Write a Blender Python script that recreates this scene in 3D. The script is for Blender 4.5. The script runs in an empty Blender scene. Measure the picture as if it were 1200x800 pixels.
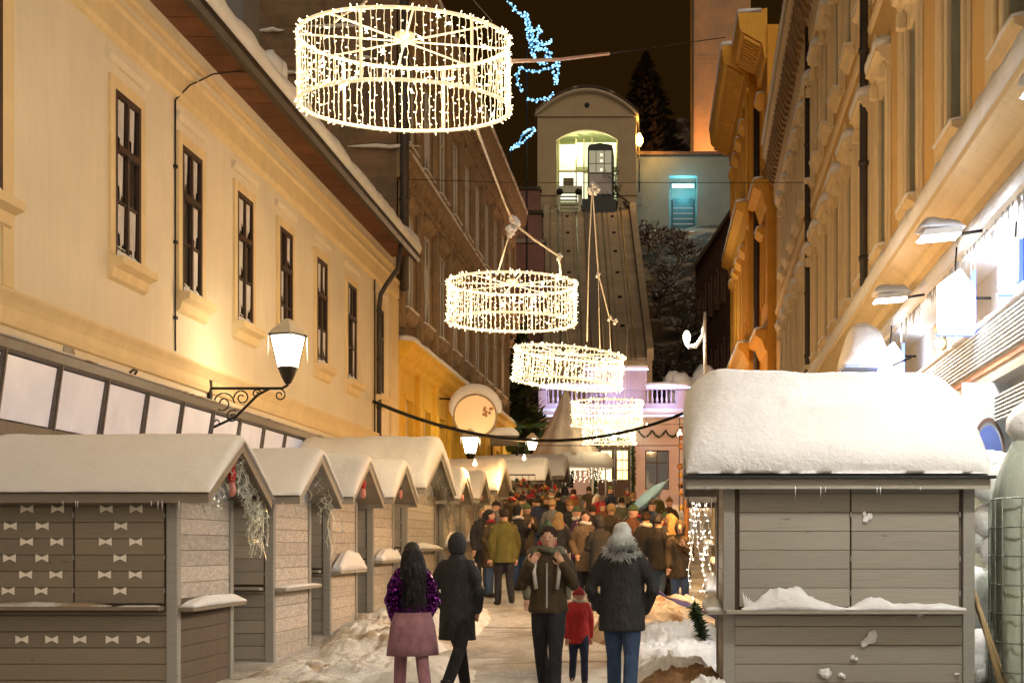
import bpy, bmesh, math, random
from mathutils import Vector, Matrix, noise
R = math.radians
PI = math.pi
random.seed(7)
sc = bpy.context.scene
col = sc.collection
# ------------------------------------------------------------------ camera
F = 1700.0                      # focal length in pixels of the 1200 px wide photograph
CZ = 1.6
cd = bpy.data.cameras.new("camera"); cam = bpy.data.objects.new("camera", cd); col.objects.link(cam)
cam.location = (0, 0, CZ); cam.rotation_euler = (R(90), 0, 0)
cd.lens = F / 1200 * 36; cd.sensor_width = 36; cd.shift_x = -0.15; cd.shift_y = 0.20
cd.clip_start = 0.1; cd.clip_end = 3000
sc.camera = cam
# ------------------------------------------------------------------ night sky, city glow
w = bpy.data.worlds.new("World"); sc.world = w; w.use_nodes = True
nt = w.node_tree; bg = nt.nodes['Background']
bg.inputs[0].default_value = (0.0125, 0.0056, 0.0009, 1); bg.inputs[1].default_value = 1.0
SUN = 0.85
sd = bpy.data.lights.new("city_glow_sun", 'SUN'); so = bpy.data.objects.new("city_glow_sun", sd); col.objects.link(so)
sd.energy = SUN; sd.angle = R(60); sd.color = (1.0, 0.82, 0.62)
so.rotation_euler = Vector((-0.20, 0.80, -0.45)).to_track_quat('-Z', 'Y').to_euler()
vs = sc.view_settings; vs.view_transform = 'Standard'; vs.look = 'None'; vs.exposure = 0.55; vs.gamma = 1.0
sc.cycles.use_denoising = True
sc.cycles.max_bounces = 6; sc.cycles.diffuse_bounces = 3; sc.cycles.glossy_bounces = 3
sc.cycles.transmission_bounces = 4; sc.cycles.transparent_max_bounces = 6
sc.cycles.sample_clamp_indirect = 4.0
sc.cycles.caustics_reflective = False; sc.cycles.caustics_refractive = False

def at(px, py, Y):
    return Vector(((px - 780) * Y / F, Y, CZ + (640 - py) * Y / F))
def smooth(a, b, x):
    t = min(1, max(0, (x - a) / (b - a))); return t * t * (3 - 2 * t)
def ground(x, y):
    z = 0.062 * max(0, y - 19)
    z = z if y > 23 else 0.062 * max(0, (y - 15)) ** 2 / 16 if y > 15 else 0
    if y > 84: z = 0.062 * 65 + 0.2 * (y - 84) ** 1 * smooth(84, 90, y)
    if y > 92:
        z = 4.03 + 1.6 + (y - 92) * 0.50
    if y > 150: z = 34.6
    return z
def fbm(x, y, z=0.0, o=4):
    v = 0; a = 0.5; f = 1
    for i in range(o):
        v += a * noise.noise(Vector((x * f, y * f, z * f + i * 7.3))); a *= 0.5; f *= 2.1
    return v
# ------------------------------------------------------------------ materials
MATS = {}
def new_mat(name):
    m = bpy.data.materials.new(name); m.use_nodes = True
    MATS[name] = m
    return m, m.node_tree, m.node_tree.nodes['Principled BSDF']
def ramp(nt, fac, stops):
    r = nt.nodes.new('ShaderNodeValToRGB'); e = r.color_ramp.elements
    e[0].position, e[0].color = stops[0][0], (*stops[0][1], 1)
    e[1].position, e[1].color = stops[-1][0], (*stops[-1][1], 1)
    for p, c in stops[1:-1]:
        n = e.new(p); n.color = (*c, 1)
    nt.links.new(fac, r.inputs[0]); return r.outputs[0]
def noise_node(nt, scale=(1, 1, 1), s=5, detail=6, rough=.6, coord='Object', off=None):
    tc = nt.nodes.new('ShaderNodeTexCoord'); mp = nt.nodes.new('ShaderNodeMapping')
    mp.inputs['Scale'].default_value = scale
    nt.links.new(tc.outputs[coord], mp.inputs[0])
    if off:
        oi = nt.nodes.new('ShaderNodeObjectInfo'); vm = nt.nodes.new('ShaderNodeVectorMath'); vm.operation = 'SCALE'
        vm.inputs[0].default_value = (off, off * 1.7, off * .6)
        nt.links.new(oi.outputs['Random'], vm.inputs['Scale'])
        nt.links.new(vm.outputs[0], mp.inputs['Location'])
    n = nt.nodes.new('ShaderNodeTexNoise'); n.inputs['Scale'].default_value = s
    n.inputs['Detail'].default_value = detail; n.inputs['Roughness'].default_value = rough
    nt.links.new(mp.outputs[0], n.inputs['Vector']); return n.outputs['Fac']
def bump(nt, bs, h, strength=.4, dist=.02):
    b = nt.nodes.new('ShaderNodeBump'); b.inputs['Strength'].default_value = strength; b.inputs['Distance'].default_value = dist
    nt.links.new(h, b.inputs['Height']); nt.links.new(b.outputs[0], bs.inputs['Normal'])
def mix(nt, fac, a, b, mode='MIX'):
    m = nt.nodes.new('ShaderNodeMix'); m.data_type = 'RGBA'; m.blend_type = mode
    for sock, v in ((m.inputs[0], fac), (m.inputs[6], a), (m.inputs[7], b)):
        if hasattr(v, 'links'): nt.links.new(v, sock)
        elif isinstance(v, tuple): sock.default_value = (*v, 1)
        else: sock.default_value = v
    return m.outputs[2]
def M(name, c, rough=.8, var=.15, s=4, scale=(1, 1, 1), bs=30, bstr=.3, bdist=.01, metal=0, streak=0, dark=None, rnd=0, spec=.3):
    """plain material: base colour with grain of amplitude var, fine relief, optional vertical weather streaks and per-piece variation"""
    if name in MATS: return MATS[name]
    m, nt, b = new_mat(name)
    b.inputs['Roughness'].default_value = rough; b.inputs['Metallic'].default_value = metal
    b.inputs['Specular IOR Level'].default_value = spec
    lo = tuple(v * (1 - var) for v in c); hi = tuple(min(1, v * (1 + var)) for v in c)
    cc = ramp(nt, noise_node(nt, scale, s, 7, .62, off=9 if rnd else None), [(.3, lo), (.7, hi)])
    if streak:
        f = ramp(nt, noise_node(nt, (5, 5, .35), 1.6, 8, .7), [(.48, (0, 0, 0)), (.78, (1, 1, 1))])
        cc = mix(nt, f, cc, tuple(v * (1 - streak) for v in (dark or c)))
    if rnd:
        oi = nt.nodes.new('ShaderNodeObjectInfo'); mr = nt.nodes.new('ShaderNodeMapRange')
        mr.inputs[3].default_value = 1 - rnd; mr.inputs[4].default_value = 1 + rnd
        nt.links.new(oi.outputs['Random'], mr.inputs[0])
        hv = nt.nodes.new('ShaderNodeHueSaturation'); nt.links.new(mr.outputs[0], hv.inputs['Value']); nt.links.new(cc, hv.inputs['Color'])
        cc = hv.outputs[0]
    nt.links.new(cc, b.inputs['Base Color'])
    if bstr: bump(nt, b, noise_node(nt, scale, bs, 5, .6), bstr, bdist)
    return m
def E(name, c, strength, base=None, light=True):
    if name in MATS: return MATS[name]
    m, nt, b = new_mat(name)
    b.inputs['Base Color'].default_value = (*(base or c), 1)
    b.inputs['Emission Color'].default_value = (*c, 1); b.inputs['Emission Strength'].default_value = strength
    if not light: m.cycles.emission_sampling = 'NONE'
    return m
def G(name, c=(.02, .02, .022), rough=.06):
    m, nt, b = new_mat(name)
    b.inputs['Base Color'].default_value = (*c, 1); b.inputs['Roughness'].default_value = rough
    b.inputs['Specular IOR Level'].default_value = .8
    bump(nt, b, noise_node(nt, (1, 1, 1), 1.5, 2), .15, .02)
    return m

cream = M('cream_plaster', (.80, .71, .56), .9, .07, .7, bs=45, bstr=.3, streak=.10)
cream_trim = M('cream_trim', (.78, .62, .36), .85, .07, 2, bs=40, bstr=.25, streak=.10)
yellow = M('yellow_plaster', (.82, .50, .06), .85, .12, 2, bs=30, bstr=.25, streak=.25)
ochre = M('ochre_plaster', (.74, .50, .21), .88, .08, 1.0, bs=30, bstr=.2, streak=.12)
ochre_trim = M('ochre_trim', (.82, .68, .44), .85, .08, 2, bs=30, bstr=.2, streak=.14)
orange = M('orange_plaster', (.74, .36, .05), .88, .1, 1.5, bs=30, bstr=.2, streak=.12)
orange_trim = M('orange_trim', (.80, .42, .07), .85, .1, 3, bs=30, bstr=.2, streak=.12)
revealgrey = M('grey_green_render', (.42, .42, .31), .9, .1, 3)
browns = M('brown_stone', (.20, .125, .065), .9, .3, 2, bs=20, bstr=.5, streak=.5)
brownt = M('brown_stone_trim', (.30, .20, .11), .85, .3, 3, bs=20, bstr=.5, streak=.4)
darkstone = M('dark_stone', (.17, .10, .07), .9, .3, 2, bs=20, bstr=.5, streak=.4)
concrete = M('stained_concrete', (.36, .27, .18), .9, .22, .35, bs=8, bstr=.3, streak=.3)
stationw = M('station_render', (.40, .31, .19), .9, .08, .7, bs=8, bstr=.2, streak=.12)
pinkw = M('pale_pink_render', (.52, .40, .38), .85, .1, 1.2, bs=15, bstr=.2, streak=.15)
greywall = M('pale_grey_render', (.34, .34, .30), .9, .12, .6, bs=8, bstr=.2)
tealwall = M('pale_blue_render', (.22, .25, .24), .9, .12, .6, bs=8, bstr=.2)
darkmetal = M('dark_brown_metal', (.035, .025, .02), .45, .2, 6, metal=.3, bstr=.1)
pipem = M('painted_pipe', (.06, .05, .045), .45, .25, 5, metal=.2, bstr=.15)
copper = M('rust_brown_paint', (.13, .048, .02), .6, .3, 3, bs=30, bstr=.3, rnd=.2)
iron = M('black_iron', (.02, .017, .014), .5, .2, 9, metal=.4, bstr=.1)
steel = M('galvanised_steel', (.40, .40, .40), .4, .15, 5, metal=.6, bstr=.1)
whitemetal = M('white_metal', (.75, .72, .66), .4, .06, 6, metal=.0, bstr=.05)
framebrown = M('dark_window_wood', (.055, .028, .018), .55, .3, 8, (1, 1, .2), bstr=.2)
greyframe = M('grey_metal_frame', (.12, .10, .09), .5, .15, 6, bstr=.1)
glass = G('dark_glass')
paleglass = M('frosted_pale_panel', (.80, .79, .84), .25, .10, 1.6, bs=3, bstr=.1, spec=.5)
curtain = M('white_net_curtain', (.62, .60, .60), .9, .2, 5, (1, 6, 1), bs=20, bstr=.5)
rope = M('white_rope', (.70, .62, .50), .9, .15, 30, bstr=.4)
cablem = M('black_cable', (.015, .014, .013), .5, .1, bstr=0)
redm = M('red_fabric', (.45, .03, .025), .8, .2)
rubber = M('dark_rubber', (.03, .03, .03), .8, .2)
felt = M('brown_board', (.13, .10, .075), .8, .12, 5, bs=60)
wetbrown = M('wet_dirt', (.20, .11, .05), .7, .35, 6, bs=20, bstr=.7)
tinsel_m = M('silver_tinsel', (.80, .82, .72), .28, .2, 40, metal=.5, bstr=0)
fir_m = M('fir_green', (.035, .055, .02), .8, .5, 9, rnd=.2)
darkfir = M('dark_fir', (.05, .032, .018), .9, .4, 2)
bark = M('grey_bark', (.09, .065, .045), .9, .3, 8, bs=20, bstr=.5)

def make_snow(name, c, tint=None, s1=14, s2=3, thr=.62):
    m, nt, b = new_mat(name)
    b.inputs['Roughness'].default_value = .75; b.inputs['Specular IOR Level'].default_value = .25
    n1 = noise_node(nt, (1, 1, 1), s1, 8, .7); n2 = noise_node(nt, (1, 1, 1), s2, 5, .6)
    cc = ramp(nt, n2, [(.3, tuple(v * .93 for v in c)), (.7, c)])
    if tint:
        f = ramp(nt, n2, [(thr - .1, (0, 0, 0)), (thr, (1, 1, 1))])
        cc = mix(nt, f, cc, tint)
    nt.links.new(cc, b.inputs['Base Color'])
    ma = nt.nodes.new('ShaderNodeMath'); ma.operation = 'ADD'; nt.links.new(n1, ma.inputs[0]); nt.links.new(n2, ma.inputs[1])
    bump(nt, b, ma.outputs[0], .75, .035)
    return m
snow = make_snow('fresh_snow', (.86, .86, .87))
roofsnow = make_snow('smooth_roof_snow', (.84, .83, .82), s1=5, s2=1.2)
dirtysnow = make_snow('dirty_snow', (.78, .75, .70), (.42, .32, .22), 22, 1.6, .62)
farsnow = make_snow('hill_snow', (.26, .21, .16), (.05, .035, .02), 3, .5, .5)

# grey stained planks, grain along local x
def wood(name, c, var=.18, rnd=.12, rough=.7):
    m, nt, b = new_mat(name)
    g = noise_node(nt, (1.2, 1, 26), 3.2, 8, .65, off=13)
    k = noise_node(nt, (1, 1, 3), 5, 3, .5, off=31)
    cc = ramp(nt, g, [(.25, tuple(v * (1 - var) for v in c)), (.55, c), (.8, tuple(v * (1 + var * .6) for v in c))])
    kn = ramp(nt, k, [(.70, (0, 0, 0)), (.78, (1, 1, 1))])
    cc = mix(nt, kn, cc, tuple(v * .5 for v in c))
    oi = nt.nodes.new('ShaderNodeObjectInfo'); mr = nt.nodes.new('ShaderNodeMapRange')
    mr.inputs[3].default_value = 1 - rnd; mr.inputs[4].default_value = 1 + rnd
    nt.links.new(oi.outputs['Random'], mr.inputs[0])
    hv = nt.nodes.new('ShaderNodeHueSaturation'); nt.links.new(mr.outputs[0], hv.inputs['Value']); nt.links.new(cc, hv.inputs['Color'])
    nt.links.new(hv.outputs[0], b.inputs['Base Color']); b.inputs['Roughness'].default_value = rough
    bump(nt, b, g, .35, .004)
    return m
plankm = wood('grey_stained_wood', (.33, .305, .26))
plankd = wood('brown_grey_wood', (.235, .195, .145))
postm = wood('grey_post_wood', (.31, .30, .27), rnd=.05)
frostm = M('frosted_boards', (.50, .455, .40), .8, .28, 9, (1, 1, 3), bs=20, bstr=.4, rnd=.14)
trimwhite = M('frosted_gable_board', (.80, .83, .90), .8, .1, 7, rnd=.05)
stickerm = M('white_sticker', (.85, .80, .70), .6, .03, bstr=0)

# firewall bricks
def brickmat(name, a, b_, mortar, sc_=1.0, patch=None):
    m, nt, b = new_mat(name)
    tc = nt.nodes.new('ShaderNodeTexCoord'); mp = nt.nodes.new('ShaderNodeMapping'); mp.inputs['Rotation'].default_value = (R(90), 0, 0)
    nt.links.new(tc.outputs['Object'], mp.inputs[0])
    br = nt.nodes.new('ShaderNodeTexBrick'); br.inputs['Scale'].default_value = sc_
    br.inputs['Brick Width'].default_value = .26; br.inputs['Row Height'].default_value = .08; br.inputs['Mortar Size'].default_value = .012
    br.inputs['Color1'].default_value = (*a, 1); br.inputs['Color2'].default_value = (*b_, 1); br.inputs['Mortar'].default_value = (*mortar, 1)
    nt.links.new(mp.outputs[0], br.inputs[0])
    cc = mix(nt, ramp(nt, noise_node(nt, (1, 1, 1), .55, 8, .7), [(.42, (0, 0, 0)), (.62, (1, 1, 1))]), br.outputs[0], patch or mortar)
    nt.links.new(cc, b.inputs['Base Color']); b.inputs['Roughness'].default_value = .9
    bump(nt, b, br.outputs['Fac'], .5, -.01)
    return m
firebrick = brickmat('firewall_brick', (.15, .085, .045), (.22, .12, .06), (.17, .13, .08), 1, (.10, .075, .045))
towerbrick = brickmat('tower_brick', (.42, .21, .10), (.50, .26, .12), (.45, .32, .2), 1, (.33, .22, .14))

# ------------------------------------------------------------------ mesh builder
class MB:
    def __init__(s): s.v = []; s.f = []; s.m = []; s.sm = []
    def add(s, vs, fs, mi=0, smooth_=False):
        o = len(s.v); s.v += [tuple(v) for v in vs]
        for f in fs: s.f.append(tuple(i + o for i in f)); s.m.append(mi); s.sm.append(smooth_)
        return s
    def box(s, x0, x1, y0, y1, z0, z1, mi=0):
        vs = [(x, y, z) for z in (z0, z1) for y in (y0, y1) for x in (x0, x1)]
        return s.add(vs, [(0, 2, 3, 1), (4, 5, 7, 6), (0, 1, 5, 4), (2, 6, 7, 3), (0, 4, 6, 2), (1, 3, 7, 5)], mi)
    def cbox(s, x0, x1, y0, y1, z0, z1, c=.006, mi=0):
        """box with chamfered edges along y (faces x and z edges) on both y ends"""
        def ring(y, k): return [(x0 + k, y, z0 + k), (x1 - k, y, z0 + k), (x1 - k, y, z1 - k), (x0 + k, y, z1 - k)]
        vs = ring(y0, c) + ring(y0 + c, 0) + ring(y1 - c, 0) + ring(y1, c)
        fs = [(0, 1, 2, 3), (15, 14, 13, 12)]
        for r in range(3):
            for i in range(4):
                a = r * 4 + i; b = r * 4 + (i + 1) % 4
                fs.append((a, a + 4, b + 4, b))
        return s.add(vs, fs, mi)
    def quad(s, a, b, c, d, mi=0): return s.add([a, b, c, d], [(0, 1, 2, 3)], mi)
    def prism(s, pts, a0, a1, axis='x', mi=0, smooth_=False):
        """extrude a 2-D outline along an axis; pts are the two other coordinates in order"""
        n = len(pts)
        def mk(p, a): return (a, p[0], p[1]) if axis == 'x' else (p[0], a, p[1]) if axis == 'y' else (p[0], p[1], a)
        vs = [mk(p, a0) for p in pts] + [mk(p, a1) for p in pts]
        fs = [tuple(range(n))[::-1], tuple(range(n, 2 * n))] + [(i, (i + 1) % n, n + (i + 1) % n, n + i) for i in range(n)]
        return s.add(vs, fs, mi, smooth_)
    def tube(s, pts, r, seg=6, mi=0, cap=True):
        pts = [Vector(p) for p in pts]; n = len(pts)
        rs = r if isinstance(r, (list, tuple)) else [r] * n
        vs = []; up = None
        for i, p in enumerate(pts):
            t = (pts[min(i + 1, n - 1)] - pts[max(i - 1, 0)])
            if t.length < 1e-9: t = Vector((0, 0, 1))
            t.normalize()
            if up is None: up = Vector((0, 0, 1)) if abs(t.z) < .9 else Vector((1, 0, 0))
            a = t.cross(up)
            if a.length < 1e-4: a = t.orthogonal()
            a.normalize(); b = t.cross(a).normalized(); up = -b if False else up
            for k in range(seg):
                q = 2 * PI * k / seg
                vs.append(p + (a * math.cos(q) + b * math.sin(q)) * rs[i])
        fs = [(i * seg + k, i * seg + (k + 1) % seg, (i + 1) * seg + (k + 1) % seg, (i + 1) * seg + k) for i in range(n - 1) for k in range(seg)]
        if cap: fs += [tuple(range(seg))[::-1], tuple(range((n - 1) * seg, n * seg))]
        return s.add(vs, fs, mi, True)
    def lathe(s, prof, c=(0, 0, 0), seg=16, mi=0, sx=1, sy=1, smooth_=True, rot=0):
        n = len(prof)
        vs = [(c[0] + sx * r * math.cos(2 * PI * k / seg + rot), c[1] + sy * r * math.sin(2 * PI * k / seg + rot), c[2] + z) for r, z in prof for k in range(seg)]
        fs = [(i * seg + k, i * seg + (k + 1) % seg, (i + 1) * seg + (k + 1) % seg, (i + 1) * seg + k) for i in range(n - 1) for k in range(seg)]
        fs += [tuple(range(seg))[::-1], tuple(range((n - 1) * seg, n * seg))]
        return s.add(vs, fs, mi, smooth_)
    def ball(s, c, r, seg=8, rings=5, mi=0, jit=0):
        rx, ry, rz = r if isinstance(r, (tuple, list)) else (r, r, r)
        vs = [(c[0], c[1], c[2] - rz)]
        for i in range(1, rings):
            a = -PI / 2 + PI * i / rings
            for k in range(seg):
                q = 2 * PI * k / seg; j = 1 + (random.uniform(-jit, jit) if jit else 0)
                vs.append((c[0] + rx * math.cos(a) * math.cos(q) * j, c[1] + ry * math.cos(a) * math.sin(q) * j, c[2] + rz * math.sin(a) * j))
        vs.append((c[0], c[1], c[2] + rz)); L = len(vs) - 1
        fs = [(0, 1 + (k + 1) % seg, 1 + k) for k in range(seg)]
        for i in range(rings - 2):
            for k in range(seg):
                a = 1 + i * seg; fs.append((a + k, a + (k + 1) % seg, a + seg + (k + 1) % seg, a + seg + k))
        a = 1 + (rings - 2) * seg
        fs += [(a + k, a + (k + 1) % seg, L) for k in range(seg)]
        return s.add(vs, fs, mi, True)
    def loft(s, rings, mi=0, cap=True, smooth_=True):
        n = len(rings[0]); vs = [p for r in rings for p in r]
        fs = [(i * n + k, i * n + (k + 1) % n, (i + 1) * n + (k + 1) % n, (i + 1) * n + k) for i in range(len(rings) - 1) for k in range(n)]
        if cap: fs += [tuple(range(n))[::-1], tuple(range((len(rings) - 1) * n, len(rings) * n))]
        return s.add(vs, fs, mi, smooth_)
    def mesh(s, name, mats):
        me = bpy.data.meshes.new(name); me.from_pydata(s.v, [], s.f)
        for m in (mats if isinstance(mats, (list, tuple)) else [mats]): me.materials.append(m)
        me.polygons.foreach_set('material_index', s.m); me.polygons.foreach_set('use_smooth', s.sm)
        me.update(); return me
    def build(s, name, mats, parent=None, loc=None, rot=None, **k):
        return obj(name, s.mesh(name, mats), parent, loc, rot, **k)
def obj(name, me, parent=None, loc=None, rot=None, label=None, cat=None, group=None, kind=None):
    o = bpy.data.objects.new(name, me); col.objects.link(o)
    if parent: o.parent = parent
    if loc is not None: o.location = loc
    if rot is not None: o.rotation_euler = rot
    tag(o, label, cat, group, kind); return o
def tag(o, label=None, cat=None, group=None, kind=None):
    if label: o['label'] = label
    if cat: o['category'] = cat
    if group: o['group'] = group
    if kind: o['kind'] = kind
    return o
def thing(name, label, cat, loc=(0, 0, 0), rz=0, group=None):
    o = bpy.data.objects.new(name, None); col.objects.link(o); o.location = loc; o.rotation_euler = (0, 0, rz)
    return tag(o, label, cat, group)
def copy_tree(o, parent=None, kids=None):
    if kids is None:
        kids = {}
        for q in bpy.data.objects:
            if q.parent: kids.setdefault(q.parent.name, []).append(q)
    c = o.copy(); col.objects.link(c); c.parent = parent
    for ch in kids.get(o.name, []): copy_tree(ch, c, kids)
    return c
def lamp(parent, loc, watts, c=(1, .62, .22), r=.05, kind='POINT', rot=None, size=.3, spot=None, blend=.3):
    d = bpy.data.lights.new('lamp_light', kind); d.energy = watts; d.color = c
    if kind == 'AREA': d.size = size
    else: d.shadow_soft_size = r
    if kind == 'SPOT': d.spot_size = spot; d.spot_blend = blend
    o = bpy.data.objects.new('lamp_light', d); col.objects.link(o); o.parent = parent; o.location = loc
    if rot is not None: o.rotation_euler = rot
    return o
def icicles(mb, p0, p1, n, lo=.05, hi=.3, r=.012, mi=0):
    p0 = Vector(p0); p1 = Vector(p1)
    for i in range(n):
        p = p0.lerp(p1, random.random()); L = random.uniform(lo, hi) * random.random() ** .5
        mb.tube([p + Vector((0, 0, .02)), p - Vector((0, 0, L * .5)), p - Vector((0, 0, L))], [r, r * .6, .001], 4, mi)
icem = M('ice', (.75, .77, .78), .15, .05, bstr=0, spec=.6)

# ------------------------------------------------------------------ facade helper (local x = along, -y = outwards, z = up)
class Facade:
    def __init__(s, root, sgn): s.root = root; s.g = sgn
    def u(s, a, b): return (a, b) if s.g > 0 else (-b, -a)
    def box(s, mb, a, b, o0, o1, z0, z1, mi=0):
        u0, u1 = s.u(a, b); mb.box(u0, u1, -o1, -o0, z0, z1, mi)
    def piece(s, name, mat_, a, b, o0, o1, z0, z1, c=.01, parent=None, **k):
        u0, u1 = s.u(a, b); mb = MB(); mb.cbox(u0, u1, -o1, -o0, z0, z1, c)
        return mb.build(name, mat_, parent or s.root, **k)
    def wall(s, name, mats, a, b, z0, z1, holes, depth=.3, thick=.35, out=0, parent=None, zf=None):
        """wall face with real openings and reveals; holes = (a0,a1,z0,z1)"""
        us = sorted({a, b, *[h[0] for h in holes], *[h[1] for h in holes]}); zs = sorted({z0, z1, *[h[2] for h in holes], *[h[3] for h in holes]})
        mb = MB(); y = -out
        def q(a0, a1, c0, c1, yy):
            u0, u1 = s.u(a0, a1); mb.quad((u0, yy, c0), (u1, yy, c0), (u1, yy, c1), (u0, yy, c1))
        for i in range(len(us) - 1):
            for j in range(len(zs) - 1):
                cu = (us[i] + us[i + 1]) / 2; cz = (zs[j] + zs[j + 1]) / 2
                if any(h[0] < cu < h[1] and h[2] < cz < h[3] for h in holes): continue
                q(us[i], us[i + 1], zs[j], zs[j + 1], y)
        for h in holes:
            u0, u1 = s.u(h[0], h[1]); yy = y + depth
            mb.quad((u0, y, h[2]), (u0, yy, h[2]), (u0, yy, h[3]), (u0, y, h[3]), 1)
            mb.quad((u1, yy, h[2]), (u1, y, h[2]), (u1, y, h[3]), (u1, yy, h[3]), 1)
            mb.quad((u0, y, h[2]), (u1, y, h[2]), (u1, yy, h[2]), (u0, yy, h[2]), 1)
            mb.quad((u0, yy, h[3]), (u1, yy, h[3]), (u1, y, h[3]), (u0, y, h[3]), 1)
        return mb.build(name, mats if isinstance(mats, list) else [mats, mats], parent or s.root)
    def mould(s, name, mat_, a, b, prof, parent=None, **k):
        """moulding of profile [(out,z)...] run along the facade"""
        u0, u1 = s.u(a, b); mb = MB(); mb.prism([(-o, z) for o, z in prof], u0, u1, 'x')
        return mb.build(name, mat_, parent or s.root, **k)
    def snowstrip(s, a, b, o0, o1, z, h, step=.25, seed=0, name='snow', mat_=None, parent=None):
        u0, u1 = s.u(a, b); n = max(2, int((b - a) / step)); mb = MB(); rings = []
        for i in range(n + 1):
            u = u0 + (u1 - u0) * i / n; k = h * (1 + .5 * fbm(u * .9, seed, 0)) * (.75 if i in (0, n) else 1)
            e = .05 * fbm(u * 2.2, seed + 3, 1)
            rings.append([(u, -o0, z), (u, -o1 - e * .4, z), (u, -o1 - .03 - e, z + k * .45), (u, -o1 + .06 - e, z + k * .85), (u, -(o0 + o1) / 2, z + k * (1.05 + .2 * fbm(u * 2, 9, seed))), (u, -o0, z + k * 1.1)])
        mb.loft(rings); return mb.build(name, mat_ or snow, parent or s.root)
# ================================================================== terrain
def build_ground():
    mb = MB(); xs = [-400, -150, -60, -30, -20, -14, -9] + [-8 + i * .22 for i in range(60)] + [5.5, 8, 14, 22, 30, 60, 150, 400]
    ys = [-60, -20, 0, 6, 10] + [12 + i * .3 for i in range(70)] + [33 + i for i in range(60)] + [95 + 3 * i for i in range(22)] + [180, 240, 400, 900, 2000]
    for y in ys:
        for x in xs:
            z = ground(x, y)
            if 12 < y < 45 and -8 < x < 5:
                z += .035 * fbm(x * 1.1, y * .8) + .02 * fbm(x * 4, y * 3)
            if y > 93 and (x < -14 or x > 1): z += 2.2 * fbm(x * .08, y * .08)
            mb.v.append((x, y, z))
    n = len(xs)
    for j in range(len(ys) - 1):
        for i in range(n - 1): mb.f.append((j * n + i, j * n + i + 1, (j + 1) * n + i + 1, (j + 1) * n + i)); mb.m.append(1 if ys[j] > 92 else 0); mb.sm.append(True)
    m, nt, b = new_mat('trampled_snow_street')
    n1 = noise_node(nt, (1, .45, 1), .9, 9, .72); n2 = noise_node(nt, (1, 1, 1), 9, 8, .75); n3 = noise_node(nt, (.25, 1.6, 1), 1.4, 5, .6)
    cc = ramp(nt, n1, [(.30, (.26, .23, .20)), (.44, (.58, .55, .51)), (.56, (.82, .80, .77))])
    cc = mix(nt, ramp(nt, n3, [(.36, (.8, .8, .8)), (.43, (0, 0, 0))]), cc, (.26, .21, .17))
    cc = mix(nt, ramp(nt, n2, [(.55, (0, 0, 0)), (.72, (.6, .6, .6))]), cc, (.82, .80, .77))
    nt.links.new(cc, b.inputs['Base Color']); b.inputs['Roughness'].default_value = .72
    bump(nt, b, n2, 1.0, .12)
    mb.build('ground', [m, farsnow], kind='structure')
build_ground()
def mound(name, label, x0, x1, y0, y1, h, mat_, seed, cat='snow heap', n=46, lump=.5, group='snow heaps'):
    n = 80
    mb = MB()
    for j in range(n + 1):
        for i in range(n + 1):
            u = i / n * 2 - 1; v = j / n * 2 - 1; x = x0 + (x1 - x0) * i / n; y = y0 + (y1 - y0) * j / n
            e = max(0, 1 - (abs(u) ** 2.6 + abs(v) ** 2.6)) ** .7
            f = fbm(x * 1.6 + seed, y * 1.6, seed) * lump + (.55 * abs(fbm(x * 4 + seed, y * 4, seed)) + .2 * abs(fbm(x * 9, y * 9, seed)) + .12 * fbm(x * 22, y * 22, seed)) * min(1, .32 / h)
            z = ground(x, y) - .06 + h * e * (1 + 1.3 * f)
            mb.v.append((x + .12 * fbm(x * 4, y * 4, 5 + seed) * e, y, z))
    for j in range(n):
        for i in range(n): mb.f.append((j * (n + 1) + i, j * (n + 1) + i + 1, (j + 1) * (n + 1) + i + 1, (j + 1) * (n + 1) + i)); mb.m.append(0); mb.sm.append(True)
    return mb.build(name, mat_, label=label, cat=cat, group=group)

# ================================================================== window kit 
WCACHE = {}
def window_kit(w, h, style):
    k = (round(w, 3), round(h, 3), style)
    if k in WCACHE: return WCACHE[k]
    fr = MB(); panes = []; t = .055 if style == 'plain' else .085
    fr.box(0, t, -.05, .03, 0, h); fr.box(w - t, w, -.05, .03, 0, h); fr.box(t, w - t, -.05, .03, 0, t); fr.box(t, w - t, -.05, .03, h - t, h)
    if style == 'plain':
        fr.box(w / 2 - .03, w / 2 + .03, -.045, .02, t, h - t); fr.box(t, w - t, -.043, .018, h * .68, h * .68 + .05)
        cells = [(t, w / 2 - .03, t, h * .68), (w / 2 + .03, w - t, t, h * .68), (t, w / 2 - .03, h * .68 + .05, h - t), (w / 2 + .03, w - t, h * .68 + .05, h - t)]
    else:
        tr = h * .64
        fr.box(w / 2 - .035, w / 2 + .035, -.05, .025, t, h - t); fr.box(t, w - t, -.075, .02, tr, tr + .09)
        fr.box(t, w / 2 - .035, -.03, .01, h * .34, h * .34 + .035); fr.box(w / 2 + .035, w - t, -.03, .01, h * .34, h * .34 + .035)
        cells = [(a, b, c, d) for a, b in ((t, w / 2 - .035), (w / 2 + .035, w - t)) for c, d in ((t, h * .34), (h * .34 + .035, tr), (tr + .09, h - t))]
    for a, b, c, d in cells: panes.append(MB().box(a, b, -.008, 0, c, d).mesh('pane', glass))
    WCACHE[k] = (fr.v, fr.f, panes, cells); return WCACHE[k]
FM = {}
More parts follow.
